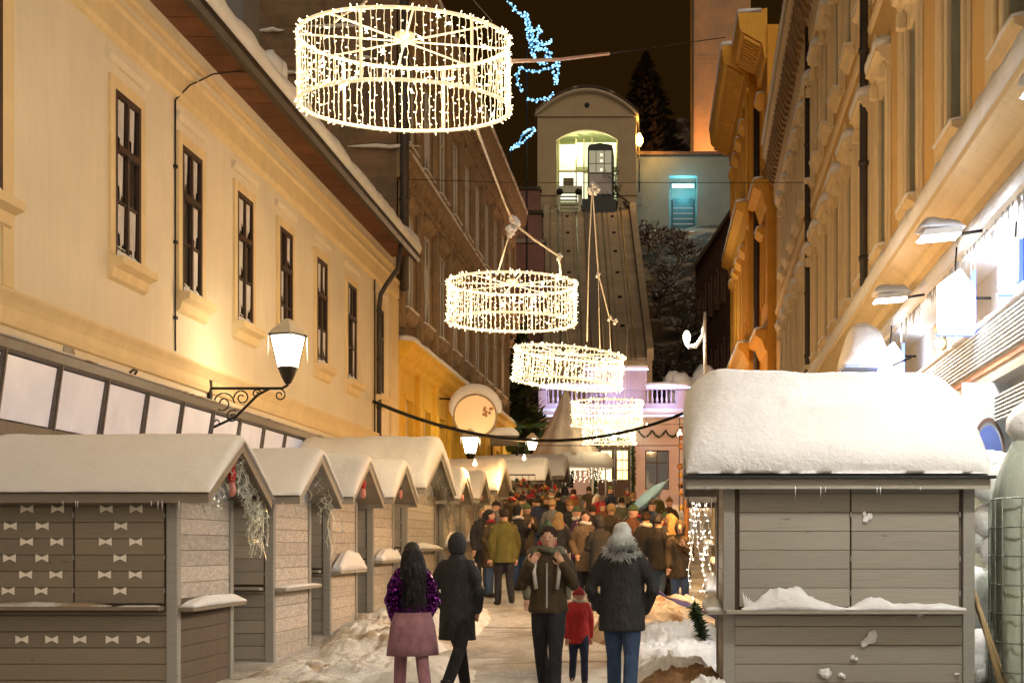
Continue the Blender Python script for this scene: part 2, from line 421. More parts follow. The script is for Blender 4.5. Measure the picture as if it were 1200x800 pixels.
def window_at(fac, a, z, w, h, depth, style='plain', fm=None, parent=None, out=0, curt=0, pm=None, seed=0):
    v, f, panes, cells = window_kit(w, h, style)
    key = (round(w, 3), round(h, 3), style, fm.name)
    if key not in FM:
        mb = MB(); mb.add(v, f); FM[key] = mb.mesh('window', fm)
    u0 = fac.u(a, a + w)[0]
    o = obj('window', FM[key], parent or fac.root, (u0, depth - out - .03, z))
    for p in panes:
        q = obj('pane', p, o)
        if pm: q.material_slots[0].link = 'OBJECT'; q.material_slots[0].material = pm
    rnd = random.Random(seed)
    if curt:
        mb = MB()                                    # net curtains and blinds standing behind and against the panes
        for (c0, c1, d0, d1) in cells:
            if rnd.random() > curt: continue
            n = 9; k0 = c0 + .02; k1 = c0 + (c1 - c0) * rnd.uniform(.6, .95); zt = d1 - .02; zb = d0 + (d1 - d0) * rnd.uniform(.05, .35)
            top = []; bot = []
            for i in range(n):
                x = k0 + (k1 - k0) * i / (n - 1); yy = -.020 - .008 * math.sin(i * 2.1 + seed)
                top.append((x, yy, zt)); bot.append((x * .9 + k0 * .1, yy, zb + (.16 * math.sin(i * .7 + seed) + .10 * math.sin(i * 1.9 + seed * 2 + c0 * 9)) * (d1 - d0)))
            vs = top + bot + [(x, y + .003, zz) for x, y, zz in top + bot]
            fs = [(i, i + 1, n + i + 1, n + i) for i in range(n - 1)]
            mb.add(vs, fs, 0, True)
        if mb.v: mb.build('curtain', curtain, o)
    return o
# ================================================================== left cream building
cb = thing('town_house', 'long cream house with brown eaves and tall dark windows beside the stalls', 'building', (-7.8, 0, 0), R(90))
L = Facade(cb, 1)
wy = [15.98, 20.46, 23.3, 26.3, 29.2, 32.3, 35.45, 38.95]
WZ0, WZ1 = 5.68, 8.06
holes = [(y, y + 1.0, WZ0, WZ1) for y in wy]
L.wall('wall', [cream, cream_trim], 2, 42.0, 4.0, 9.98, holes, depth=.035)
L.piece('lower_wall', cream, 33.7, 42.0, -.3, .012, -1, 4.05)
L.piece('ground_floor_wall', cream, 2, 33.7, -.3, -.10, -1, 3.0)
mb = MB(); mb.box(42.0, 42.01, .0, 8, -1, 9.98); mb.build('end_wall', cream, cb)
for i, y in enumerate(wy):
    o = window_at(L, y, WZ0, 1.0, WZ1 - WZ0, .035, 'tall', framebrown, curt=.75, seed=i)
    # raised plaster surround
    mb = MB()
    for a, b, c, d in ((y - .17, y, WZ0 - .02, WZ1 + .17), (y + 1, y + 1.17, WZ0 - .02, WZ1 + .17), (y, y + 1, WZ1, WZ1 + .17)): L.box(mb, a, b, 0, .045, c, d)
    mb.build('window_surround', cream_trim, cb)
    L.mould('window_hood', cream, y - .26, y + 1.26, [(0, WZ1 + .34), (.05, WZ1 + .34), (.09, WZ1 + .42), (.09, WZ1 + .46), (0, WZ1 + .48)])
    L.mould('window_sill', cream_trim, y - .2, y + 1.2, [(0, WZ0 - .34), (.07, WZ0 - .30), (.10, WZ0 - .17), (.22, WZ0 - .12), (.23, WZ0 - .02), (0, WZ0)])
    L.snowstrip(y + .05, y + .95, -.04, .06, WZ0 + .003, .16, .12, i, parent=cb)
L.mould('cornice_band', cream_trim, 2, 42.0, [(0, 8.72), (.05, 8.74), (.09, 8.80), (.09, 9.14), (.13, 9.2), (.13, 9.24), (0, 9.26)])
L.mould('cornice_fillet', cream_trim, 2, 42.0, [(0, 9.46), (.06, 9.47), (.09, 9.52), (.09, 9.57), (0, 9.6)])
L.mould('string_course', cream_trim, 2, 42.05, [(0, 4.20), (.04, 4.22), (.06, 4.3), (.05, 4.42), (.09, 4.50), (.14, 4.58), (.14, 4.62), (0, 4.66)])
L.mould('corner_pilaster', cream_trim, 40.9, 42.02, [(0, 4.67), (.07, 4.67), (.07, 8.7), (0, 8.71)])
L.mould('corner_pilaster', cream_trim, 17.02, 17.3, [(0, 4.67), (.03, 4.67), (.03, 8.7), (0, 8.71)])
# boarded eaves
y = 5.0
while y < 41.2:
    L.piece('soffit_panel', copper, y + .012, min(y + .86, 41.3), -.0, .62, 9.86 - .02, 9.89 + random.uniform(-.006, .006), .006); y += .88
L.mould('gutter', darkmetal, 5, 41.35, [(.62, 9.72), (.66, 9.68), (.76, 9.68), (.82, 9.76), (.82, 9.86), (.62, 9.9)])
L.mould('fascia_board', copper, 5, 41.3, [(.60, 9.84), (.62, 9.84), (.62, 9.96), (.60, 9.96)])
mb = MB(); mb.quad((5, -.8, 9.9), (41.3, -.8, 9.9), (41.3, 5, 13.6), (5, 5, 13.6)); mb.quad((5, .2, 9.86), (41.3, .2, 9.86), (41.3, -.62, 9.89), (5, -.62, 9.89)); mb.build('roof', darkmetal, cb)
def roof_snow():
    mb = MB(); rings = []; n = 240
    for i in range(n + 1):
        y = 5 + 36.4 * i / n; k = .42 * (1 + .9 * fbm(y * .55, 3)) + .03 * fbm(y * 5, 1); e = .05 * fbm(y * 1.7, 8)
        r = [(.70, 9.93), (.80 + e, 9.92), (.86 + e, 9.92 + k * .35), (.80 + e, 9.92 + k * .75), (.62, 9.98 + k), (.2, 10.25 + k), (-2, 11.8 + k), (-4, 13.3 + k), (-4, 13.2)]
        rings.append([(y, -o, z) for o, z in r])
    mb.loft(rings); return mb.build('roof_snow', snow, cb)
roof_snow()
mb = MB(); mb.box(27.2, 28.3, .12, 1.6, 9.6, 13.6); mb.box(27.1, 28.4, .02, 1.7, 13.6, 13.8); mb.build('chimney', M('grey_chimney_metal', (.13, .125, .12), .5, .15, 3), cb)
mb = MB(); mb.ball((28.7, -.05, 11.0), (.35, .3, .28), 10, 7, 0, .15); mb.ball((28.3, 0.0, 10.9), (.5, .35, .35), 10, 7, 0, .15); mb.build('roof_snow', snow, cb)
# down pipe with swan neck and its cable
mb = MB(); mb.tube([(38.9, -.70, 9.75), (38.9, -.66, 9.35), (38.9, -.62, 9.05), (38.9, -.30, 8.6), (38.9, -.16, 8.35), (38.9, -.12, 8.0), (38.9, -.12, 0.5)], .065, 10)
for z in (7.9, 6.6, 5.3, 4.0): mb.tube([(38.9, -.12, z), (38.9, -.12, z + .05)], .08, 10)
mb.build('drain_pipe', pipem, cb)
mb = MB(); mb.tube([(38.6, -.06, 8.7), (38.6, -.06, 6), (38.62, -.06, 2)], .02, 5); mb.build('wall_cable', cablem, cb)
mb = MB(); mb.tube([(23.02, -.02, 8.68), (23.02, -.02, 4.7)], .014, 5)
mb.tube([(23.02, -.02, 8.68), (23.3, -.16, 9.0), (24.0, -.10, 9.3), (24.6, -.12, 9.6), (25.2, -.5, 9.86)], .014, 5)
for z in (7.6, 6.4, 5.2): mb.box(22.98, 23.06, -.05, 0, z, z + .05)
mb.build('wall_cable', cablem, cb)
mb = MB(); mb.lathe([(0.0, 0), (.33, .0), (.36, .02), (0.0, .03)], (0, 0, 0), 14)
mb.build('plaster_stain', M('grey_plaster_patch', (.40, .36, .30), .95, .2), cb, (18.95, -.0, 4.12), (R(90), 0, 0)).scale = (.55, .38, .2)
for (yy, zz) in ((21.2, 4.12), (16.6, 4.08)):
    mb = MB(); mb.tube([(yy - .11, -.0, zz), (yy - .08, -.05, zz + .05), (yy + .08, -.05, zz + .05), (yy + .11, 0, zz)], .016, 5); mb.build('wall_hook', iron, cb)
# glazed band over the shops, with a faint lavender glow added to whiten the panes
glowglass = M('glowing_frosted_panel', (.72, .71, .75), .22, .12, 1.5, bs=3, bstr=.1, spec=.5); _b = glowglass.node_tree.nodes['Principled BSDF']; _b.inputs['Emission Color'].default_value = (.80, .76, .86, 1); _b.inputs['Emission Strength'].default_value = .16
gy = 12.14; k = 0
while gy < 33.3:
    u1 = min(gy + 1.55, 33.6)
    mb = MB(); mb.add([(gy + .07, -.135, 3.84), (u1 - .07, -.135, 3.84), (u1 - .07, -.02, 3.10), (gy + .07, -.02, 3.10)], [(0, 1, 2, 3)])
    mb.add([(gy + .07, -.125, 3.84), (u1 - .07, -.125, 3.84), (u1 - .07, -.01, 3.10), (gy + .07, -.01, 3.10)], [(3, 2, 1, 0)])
    mb.build('glass_panel', glowglass, cb)
    mb = MB(); mb.prism([(-.17, 3.9), (-.10, 3.9), (.02, 3.05), (-.055, 3.05)], gy - .055, gy + .055, 'x'); mb.prism([(-.19, 3.9), (-.17, 3.9), (-.055, 3.05), (-.075, 3.05)], gy - .02, gy + .02, 'x'); mb.build('mullion', greyframe, cb)
    if k % 1 == 0 and gy < 24:
        mb = MB(); mb.quad((gy + .07, -.03, 2.86), (u1 - .07, -.03, 2.86), (u1 - .07, .02, 2.1), (gy + .07, .02, 2.1)); mb.build('glass_panel', paleglass, cb)
    gy += 1.55; k += 1
L.mould('glazing_rail', greyframe, 5, 33.65, [(-.1, 3.86), (.16, 3.86), (.19, 3.90), (.19, 4.02), (0, 4.04)])
L.mould('glazing_rail', greyframe, 5, 33.65, [(-.1, 2.90), (.07, 2.90), (.07, 3.07), (-.1, 3.08)])
L.mould('glazing_rail', greyframe, 5, 33.65, [(-.1, 2.0), (.04, 2.0), (.04, 2.12), (-.1, 2.12)])
L.snowstrip(5, 33.6, -.02, .17, 4.035, .05, .4, 4, mat_=dirtysnow, parent=cb)

# ================================================================== brown stone house behind it, yellow ground floor
bb = thing('stone_house', 'tall brown stone house with brick firewall and yellow ground floor behind the cream house', 'building', (-7.8, 0, 0), R(90))
B = Facade(bb, 1)
B0, B1 = 42.1, 74.5
gw = [(43.3 + 3.3 * i, 44.55 + 3.3 * i, 3.3, 6.0) for i in range(9)]
B.wall('ground_floor_wall', [yellow, yellow], B0, B1, -1, 7.5, gw, .22)
for i, h in enumerate(gw):
    window_at(B, h[0], h[2], 1.25, 2.7, .22, 'plain', whitemetal, curt=.4, seed=40 + i)
    mb = MB()
    for a, b, c, d in ((h[0] - .14, h[0], 3.2, 6.15), (h[1], h[1] + .14, 3.2, 6.15), (h[0], h[1], 6.0, 6.15)): B.box(mb, a, b, 0, .05, c, d)
    mb.build('window_surround', yellow, bb)
    B.piece('pilaster', yellow, h[1] + .75, h[1] + 1.3, 0, .13, 0.5, 7.0, .01)
B.mould('cornice', yellow, B0 - .02, B1, [(0, 6.9), (.1, 6.95), (.16, 7.1), (.35, 7.2), (.40, 7.4), (.5, 7.46), (.5, 7.55), (0, 7.6)])
B.snowstrip(B0, B1, 0, .5, 7.56, .2, .4, 11, mat_=snow)
uw = []
for i in range(10):
    a = 43.3 + 3.15 * i
    uw += [(a, a + 1.3, 8.7, 11.6), (a, a + 1.3, 13.6, 16.4)]
B.wall('upper_wall', [browns, browns], B0, B1, 7.55, 18.6, uw, .07)
for i, h in enumerate(uw):
    window_at(B, h[0], h[2], 1.3, h[3] - h[2], .05, 'plain', M('pale_window_paint', (.55, .50, .42), .6, .2), curt=.5, seed=70 + i)
    mb = MB()
    for a, b, c, d in ((h[0] - .2, h[0], h[2], h[3] + .15), (h[1], h[1] + .2, h[2], h[3] + .15), (h[0], h[1], h[3], h[3] + .15)): B.box(mb, a, b, 0, .07, c, d)
    mb.build('window_surround', brownt, bb)
    B.mould('window_hood', brownt, h[0] - .3, h[1] + .3, [(0, h[3] + .2), (.10, h[3] + .25), (.22, h[3] + .38), (.24, h[3] + .46), (0, h[3] + .52)])
    B.mould('window_sill', brownt, h[0] - .25, h[1] + .25, [(0, h[2] - .35), (.1, h[2] - .3), (.18, h[2] - .12), (.18, h[2] - .02), (0, h[2])])
    B.snowstrip(h[0] - .25, h[1] + .25, 0, .2, h[2] + .0 - .015, .09, .3, i, mat_=dirtysnow)
for i in range(11):
    a = 42.25 + 3.15 * i
    if a + .5 < B1:
        B.piece('pilaster', brownt, a, a + .42, 0, .16, 8.0, 12.3, .01); B.piece('pilaster', brownt, a, a + .42, 0, .15, 13.2, 17.2, .01)
B.mould('belt_cornice', brownt, B0 - .02, B1, [(0, 12.3), (.12, 12.35), (.2, 12.6), (.36, 12.8), (.4, 13.0), (0, 13.1)])
B.mould('eaves_cornice', brownt, B0 - .02, B1, [(0, 17.3), (.12, 17.4), (.25, 17.8), (.62, 18.1), (.7, 18.4), (.7, 18.6), (0, 18.7)])
for i in range(54):
    a = B0 + .2 + .6 * i; B.piece('cornice_bracket', brownt, a, a + .2, .02, .3, 12.45, 12.70, .05)
    B.piece('cornice_bracket', brownt, a, a + .2, .02, .42, 17.62, 17.98, .05)
B.snowstrip(B0, B1, 0, .4, 13.03, .14, .5, 21, mat_=dirtysnow); B.snowstrip(B0, B1, -.3, .72, 18.6, .35, .5, 25, mat_=dirtysnow)
# brick firewall facing the camera, with lost render and ledges of snow
mb = MB(); N = 40
for j in range(31):
    for i in range(N + 1):
        y_ = i / N * 9.0; z = 9.0 + 10.4 * j / 30; d = .05 * fbm(y_ * 1.2, z * 1.2, 2) + (.08 if fbm(y_ * .5 + 3, z * .5, 9) > .04 else 0)
        mb.v.append((B0 - .02 - d, y_, z))
for j in range(30):
    for i in range(N): mb.f.append((j * (N + 1) + i, (j + 1) * (N + 1) + i, (j + 1) * (N + 1) + i + 1, j * (N + 1) + i + 1)); mb.m.append(0); mb.sm.append(False)
mb.box(B0 + .01, B0 + .3, 0.0, 9, 5, 18.6)
mb.build('firewall', firebrick, bb)
rr = random.Random(5)
for i in range(9):
    y_ = rr.uniform(.2, 5.5); z = rr.uniform(9.6, 17.3); w_ = rr.uniform(.3, 1.1); mb = MB()
    mb.loft([[(B0 - .10 - .10 * (1 - t * t) * math.cos(q) * 1.0, y_ + w_ * t, z + (.05 * (1 - t * t) + .01) * math.sin(q) + .12 * fbm(t * 2 + i, 1)) for q in [k * PI / 3 for k in range(6)]] for t in [-1, -.6, -.2, .2, .6, 1]])
    mb.build('ledge_snow', dirtysnow, bb)
mb = MB(); mb.tube([(B0 - .14, -.25, 19), (B0 - .14, -.25, 9)], .13, 10)
for z in (16.5, 14, 11.6): mb.tube([(B0 - .14, -.25, z), (B0 - .14, -.25, z + .08)], .16, 10)
mb.build('drain_pipe', pipem, bb)
mb = MB(); mb.box(B0, B1, .3, 10, -1, 18.6); mb.prism([(-.3, 18.6), (10, 18.6), (5, 22.5)], B0, B1, 'x'); mb.build('roof', darkstone, bb)
# round projecting sign with snow cap
rs = thing('round_sign', 'round snow capped projecting sign above the far wall lantern', 'sign', (-6.5, 49.6, 6.05)); rs.scale = (1.1, 1.1, 1.1)
mb = MB(); mb.lathe([(0, -.12), (.62, -.12), (.66, -.08), (.66, .08), (.62, .12), (0, .12)], seg=28); mb.build('disc', E('glow_cream_sign', (1.0, .58, .24), .36, (.6, .4, .2)), rs, rot=(R(90), 0, 0))  # orange glow put into the disc for the light falling on it
mb = MB(); mb.tube([(.665 * math.cos(2 * PI * k / 32), -.09, .665 * math.sin(2 * PI * k / 32)) for k in range(33)], .035, 6, cap=False); mb.build('rim', M('beige_rim', (.35, .25, .15), .6), rs)
mb = MB(); rings = []
for i in range(15):
    a = R(8) + R(172) * i / 14; k = .28 * max(0, math.sin(a)) ** .6 + .03
    rings.append([(math.cos(a) * .69, -.17, math.sin(a) * .69), (math.cos(a) * (.69 + k), -.15, math.sin(a) * (.69 + k)), (math.cos(a) * (.69 + k), .15, math.sin(a) * (.69 + k)), (math.cos(a) * .69, .17, math.sin(a) * .69)])
mb.loft(rings); mb.build('snow_cap', snow, rs)
mb = MB(); mb.tube([(-1.18, 0, .55), (-.45, 0, .52)], .03, 6); mb.tube([(-1.18, 0, -.35), (-.55, 0, -.35)], .03, 6); mb.build('bracket', iron, rs)
mb = MB()
for i in range(9): mb.ball((.25 + .1 * math.cos(i * 2.2) + .12 * (i % 3), -.14, .12 + .12 * math.sin(i * 1.7)), (.05, .02, .05), 6, 4)
mb.build('emblem', M('brown_emblem', (.45, .22, .10), .7), rs)

# ================================================================== right ochre house (near)
rb = thing('ochre_house', 'long ochre house with snow capped window hoods above the lit shop on the right', 'building', (4.0, 0, 0), -R(90 + 1.283))
A = Facade(rb, -1)
A0, A1 = 8.0, 74.0
cen = [18.0, 22.2, 26.7] + [31.0 + 3.38 * i for i in range(12)]
cen = [c for c in cen if c < 72.5]
ah = []
for c in cen: ah += [(c - .62, c + .62, 7.9, 11.3), (c - .62, c + .62, 14.4, 17.2)]
A.wall('upper_wall', [ochre, revealgrey], A0, A1, 6.8, 20.4, ah, .30)
for i, h in enumerate(ah):
    c = (h[0] + h[1]) / 2; lowr = i % 2 == 0
    window_at(A, h[0], h[2], 1.24, h[3] - h[2], .30, 'plain', framebrown, curt=.3, seed=120 + i)
    for s_ in (-1, 1):
        a = c + s_ * .62 if s_ > 0 else c - .84; A.piece('window_pilaster', ochre_trim, a, a + .22, 0, .10, h[2] - .1, h[3] + .22, .02)
        a = c + s_ * .84 if s_ > 0 else c - 1.0; A.piece('window_surround', ochre_trim, a, a + .16, 0, .05, h[2] - .1, h[3] + .15, .01)
        a = c + .60 if s_ > 0 else c - .82; A.piece('bracket', ochre_trim, a, a + .22, .06, .26, h[3] + .05, h[3] + .34, .03)
    A.mould('window_frieze', ochre_trim, c - .86, c + .86, [(0, h[3] + .02), (.07, h[3] + .02), (.08, h[3] + .34), (0, h[3] + .34)])
    A.mould('window_hood', ochre_trim, c - .92, c + .92, [(0, h[3] + .32), (.10, h[3] + .34), (.13, h[3] + .42), (.20, h[3] + .45), (.24, h[3] + .54), (.32, h[3] + .58), (.32, h[3] + .64), (.0, h[3] + .74)])
    A.snowstrip(c - .9, c + .9, 0, .33, h[3] + .655, .30, .15, i)
    A.mould('window_sill', ochre_trim, c - .8, c + .8, [(0, h[2] - .3), (.08, h[2] - .28), (.16, h[2] - .14), (.26, h[2] - .1), (.26, h[2] - .02), (0, h[2] - .01)])
    A.snowstrip(c - .8, c + .8, 0, .26, h[2] - .02, .08, .3, i + 50)
    if lowr:  # broad wall strips between the windows
        A.piece('wall_pilaster', ochre_trim, c + 1.32, c + 1.92, 0, .07, 7.0, 13.0, .02)
        A.piece('wall_pilaster', ochre_trim, c + 1.32, c + 1.92, 0, .06, 13.9, 18.8, .02)
A.mould('storey_cornice', ochre_trim, A0, A1, [(0, 6.35), (.1, 6.4), (.16, 6.55), (.22, 6.58), (.4, 6.7), (.5, 6.74), (.5, 6.84), (0, 6.9)])
A.snowstrip(A0, A1, -.0, .50, 6.86, .50, .12, 33)
A.mould('belt_cornice', ochre_trim, A0, A1, [(0, 13.4), (.06, 13.42), (.09, 13.5), (.09, 13.56), (0, 13.6)])
A.mould('eaves_cornice', ochre_trim, A0, A1, [(0, 19.0), (.1, 19.05), (.15, 19.4), (.15, 20.0), (.4, 20.5), (.62, 21.3), (.70, 21.4), (.72, 22.0), (0, 22.2)])
for i in range(66):
    a = 20 + .82 * i
    if a < A1 - .4:
        mb = MB(); u0, u1 = A.u(a, a + .34); mb.prism([(-.12, 19.9), (-.34, 19.95), (-.52, 20.35), (-.60, 20.95), (-.12, 20.95)], u0, u1, 'x'); mb.build('cornice_bracket', brownt, rb)
A.snowstrip(A0, A1, -.3, .76, 22.05, .32, .4, 39)
mb = MB(); mb.box(*A.u(A0, A1), .35, 9, -2, 22.0); mb.build('roof', darkstone, rb)
for yy, r_ in ((33.6, .10), (50.9, .10)):
    mb = MB(); u = A.u(yy, yy)[0]; mb.tube([(u, -.16, 19.8 if yy > 40 else 20), (u, -.16, 1)], r_, 12)
    for z in (18.2, 15.6, 13.0, 10.4, 8.2): mb.tube([(u, -.16, z), (u, -.16, z + .12)], r_ * 1.25, 12)
    mb.build('drain_pipe', pipem, rb)
# shop floor
A.wall('shop_wall', [M('pale_shop_render', (.38, .35, .31), .8, .15, 2), revealgrey], A0, A1, -1, 6.8, [(13, 21.5, .25, 3.55), (22.6, 27.2, .25, 3.55), (28.5, 34, .25, 3.55), (36, 42, .5, 3.55), (44, 50, .8, 3.8)], .4)
A.mould('shop_ledge', whitemetal, A0, 40, [(0, 5.35), (.2, 5.38), (.44, 5.46), (.46, 5.56), (0, 5.62)])
A.snowstrip(A0, 40, 0, .50, 5.57, .30, .1, 41)
mb = MB(); u0, u1 = A.u(A0, 40); icicles(mb, (u0, -.45, 5.47), (u1, -.45, 5.47), 260, .08, .42, .012); icicles(mb, (u0, -.40, 5.46), (u1, -.40, 5.46), 90, .1, .3); o = mb.build('icicles', icem, rb, kind='stuff')
A.mould('shop_fascia', M('white_fascia', (.48, .45, .42), .5, .1), A0, 27.6, [(0, 3.72), (.22, 3.72), (.24, 3.8), (.24, 4.15), (0, 4.2)])
A.mould('fascia_rail', M('red_brown_strip', (.42, .16, .09), .6, .15), A0, 27.6, [(.24, 3.86), (.262, 3.86), (.262, 3.93), (.24, 3.93)])
for i in range(9): A.mould('fascia_slat', whitemetal, A0, 27.6, [(.24, 3.97 + i * .055), (.30, 3.975 + i * .055), (.30, 3.995 + i * .055), (.24, 4.005 + i * .055)])
A.snowstrip(A0, 27.6, 0, .32, 4.46, .10, .2, 47)
for i in range(7): A.mould('fascia_slat', whitemetal, A0, 27.6, [(.1, 3.50 - i * .05), (.2, 3.505 - i * .05), (.2, 3.525 - i * .05), (.1, 3.53 - i * .05)])
# glazed shop front
shopglass = M('lit_shop_glass', (.45, .50, .42), .12, .12, 1.2, bs=2, bstr=.1, spec=.6)
shoplit = E('lit_shop_interior', (.75, .85, .65), .55, (.4, .4, .35))
for (a, b) in ((13, 21.5), (22.6, 27.2), (28.5, 34), (36, 42)):
    n = max(2, int((b - a) / 1.05)); st = (b - a) / n
    for i in range(n):
        aa = a + st * i
        mb = MB(); A.box(mb, aa + .04, aa + st - .04, -.22, -.20, .29, 3.5); mb.build('shop_pane', shopglass if i % 3 else shoplit, rb)
        A.piece('shop_mullion', whitemetal, aa - .04, aa + .04, -.26, -.14, .25, 3.55, .008)
A.piece('shop_pilaster', M('terracotta_pilaster', (.48, .22, .13), .8, .15), 21.55, 22.0, 0, .12, 0, 3.7, .02)
A.piece('shop_pilaster', ochre_trim, 27.3, 28.3, 0, .10, 0, 4.4, .02)
A.piece('shop_pilaster', ochre_trim, 34.3, 35.4, 0, .10, 0.2, 5.3, .02)
# ornament between the signs
for i, yy in enumerate((23.6, 28.8, 32.2)):
    mb = MB(); u = A.u(yy, yy)[0]
    for k in range(10): mb.ball((u + .22 * math.cos(k * 1.9), -.06, 4.85 + .04 * k * math.sin(k)), (.1, .08, .09), 7, 5)
    mb.build('plaster_ornament', ochre_trim, rb)

# ================================================================== orange house (far right)
oc = thing('orange_house', 'orange lit house with deep coffered cornice beyond the ochre house', 'building', (5.9, 0, 0), -R(90 - .607))
O_ = Facade(oc, -1)
# recessed section 74.5..79.5 (out 0 = X 5.1..), projecting bay 79.5..95.5 is out .35
oh = []
for c in (81.6, 85.0, 88.4, 91.8): oh += [(c - .6, c + .6, 14.4, 17.6), (c - .6, c + .6, 21.4, 24.6)]
O_.wall('bay_wall', [orange, revealgrey], 79.5, 95.5, -1, 28.3, oh, .3, out=.5)
O_.wall('side_wall', [orange, revealgrey], 74.3, 79.5, -1, 28.3, [(76.2, 77.4, 14.4, 17.6), (76.2, 77.4, 21.4, 24.6)], .3, out=-.1)
mb = MB(); u0, u1 = O_.u(79.5, 95.5); mb.box(u0, u1, -.49, 9, 2, 28.2); mb2 = MB(); u2, u3 = O_.u(74.3, 79.5); mb2.box(u2, u3, .5, 9, 2, 28.2)
mbq = MB(); mbq.box(u1 - .05, u1, -.499, .1, -1, 28.3); mbq.build('bay_side', orange, oc)
mbq = MB(); q0 = O_.u(74.25, 74.3)[0]; mbq.box(q0, q0 + .06, .1, 2.2, -1, 28.3); mbq.build('end_wall', orange, oc)
for i, h in enumerate(oh + [(76.2, 77.4, 14.4, 17.6), (76.2, 77.4, 21.4, 24.6)]):
    o_ = .5 if i < 8 else -.1
    window_at(O_, h[0], h[2], 1.2, 3.2, .3, 'plain', framebrown, out=o_, seed=200 + i)
    for a in (h[0] - .25, h[1]): O_.piece('window_surround', orange_trim, a, a + .25, o_, o_ + .12, h[2] - .1, h[3] + .2, .02)
    O_.mould('window_hood', orange_trim, h[0] - .35, h[1] + .35, [(o_, h[3] + .25), (o_ + .2, h[3] + .3), (o_ + .42, h[3] + .5), (o_ + .42, h[3] + .65), (o_, h[3] + .8)])
    O_.snowstrip(h[0] - .35, h[1] + .35, o_, o_ + .42, h[3] + .66, .15, .3, i)
for (a, b, o_) in ((79.3, 95.7, .5), (74.4, 79.3, -.1)):
    O_.mould('top_cornice', orange_trim, a, b, [(o_, 26.6), (o_ + .15, 26.7), (o_ + .25, 27.4), (o_ + 1.35, 28.0), (o_ + 1.42, 28.2), (o_ + 1.5, 28.9), (o_, 29.2)])
    O_.snowstrip(a, b, o_ + .3, o_ + 1.52, 28.95, .3, .4, 61)
    n = int((b - a) / .42)
    for i in range(n):
        aa = a + .1 + i * .42; mb = MB(); p, q = O_.u(aa, aa + .22); mb.add([(p, -o_ - .35, 27.40), (q, -o_ - .35, 27.40), (q, -o_ - 1.2, 27.86), (p, -o_ - 1.2, 27.86), (p, -o_ - .35, 27.25), (q, -o_ - .35, 27.25), (q, -o_ - 1.2, 27.70), (p, -o_ - 1.2, 27.70)], [(3, 2, 1, 0), (4, 5, 6, 7), (0, 1, 5, 4), (1, 2, 6, 5), (2, 3, 7, 6), (3, 0, 4, 7)]); mb.build('cornice_bracket', orange_trim, oc)
    O_.mould('middle_cornice', orange_trim, a, b, [(o_, 19.0), (o_ + .1, 19.1), (o_ + .3, 19.8), (o_ + .7, 20.0), (o_ + .7, 20.4), (o_, 20.6)])
    O_.snowstrip(a, b, o_, o_ + .7, 20.42, .2, .4, 64)
    O_.mould('lower_cornice', orange_trim, a, b, [(o_, 11.6), (o_ + .1, 11.7), (o_ + .3, 12.2), (o_ + .6, 12.4), (o_ + .6, 12.7), (o_, 12.9)])
    O_.snowstrip(a, b, o_, o_ + .6, 12.72, .2, .4, 66)
for z0, z1 in ((20.5, 26.6), (12.9, 19.0)):
    for a in (80.1, 83.0, 86.4, 89.8, 94.6): O_.piece('pilaster', orange_trim, a, a + .5, .5, .66, z0, z1, .02)
mb = MB(); u = O_.u(79.0, 79)[0]; mb.tube([(u, -.12, 25.5), (u, -.12, 6)], .16, 10); mb.build('drain_pipe', pipem, oc)
mb = MB(); mb.box(*O_.u(74.3, 95.4), .55, 9, 2, 28.2); mb.build('roof', darkstone, oc)

# ================================================================== dark brown gabled house beyond
db = thing('dark_house', 'dark brown house with steep snowy gable beyond the orange house', 'building', (4.9, 96.4, 0), R(90 + 6))
D = Facade(db, 1)
# local x runs away from camera; outward (-y) points to +X, so mirror by using the far side: build plain box with windows on the street side
mb = MB(); mb.box(0, 21, 0.0, .3, 2, 24.5); mb.prism([(-.01, 24.0), (-8, 24.0), (-4, 30.5)], 0, 21, 'x'); mb.box(0, .3, -8, 0, 2, 24.2); mb.build('wall', darkstone, db)
for r_ in range(3):
    for i in range(6):
        mb = MB(); a = 1.2 + i * 3.3; z = 8 + r_ * 5.4
        mb.box(a - .15, a, .30, .42, z - .1, z + 2.7); mb.box(a + 1.2, a + 1.35, .30, .42, z - .1, z + 2.7); mb.box(a, a + 1.2, .30, .42, z + 2.6, z + 2.8); mb.box(a - .2, a + 1.4, .30, .5, z - .25, z - .1)
        o = mb.build('window', darkstone, db); mb = MB(); mb.box(a, a + 1.2, .30, .315, z - .1, z + 2.6); mb.build('pane', glass, o)
mb = MB()
for (y0_, z0_, y1_, z1_) in ((.6, 23.7, -4, 30.6), (-8.6, 23.7, -4, 30.6)):
    mb.add([(-.5, y0_, z0_), (-.5, y1_, z1_), (21, y1_, z1_), (21, y0_, z0_), (-.5, y0_, z0_ + .35), (-.5, y1_, z1_ + .35), (21, y1_, z1_ + .35), (21, y0_, z0_ + .35)], [(0, 1, 2, 3), (7, 6, 5, 4), (0, 4, 5, 1), (1, 5, 6, 2), (2, 6, 7, 3), (3, 7, 4, 0)])
mb.build('roof', M('snowy_dark_roof', (.20, .14, .11), .9, .3), db)
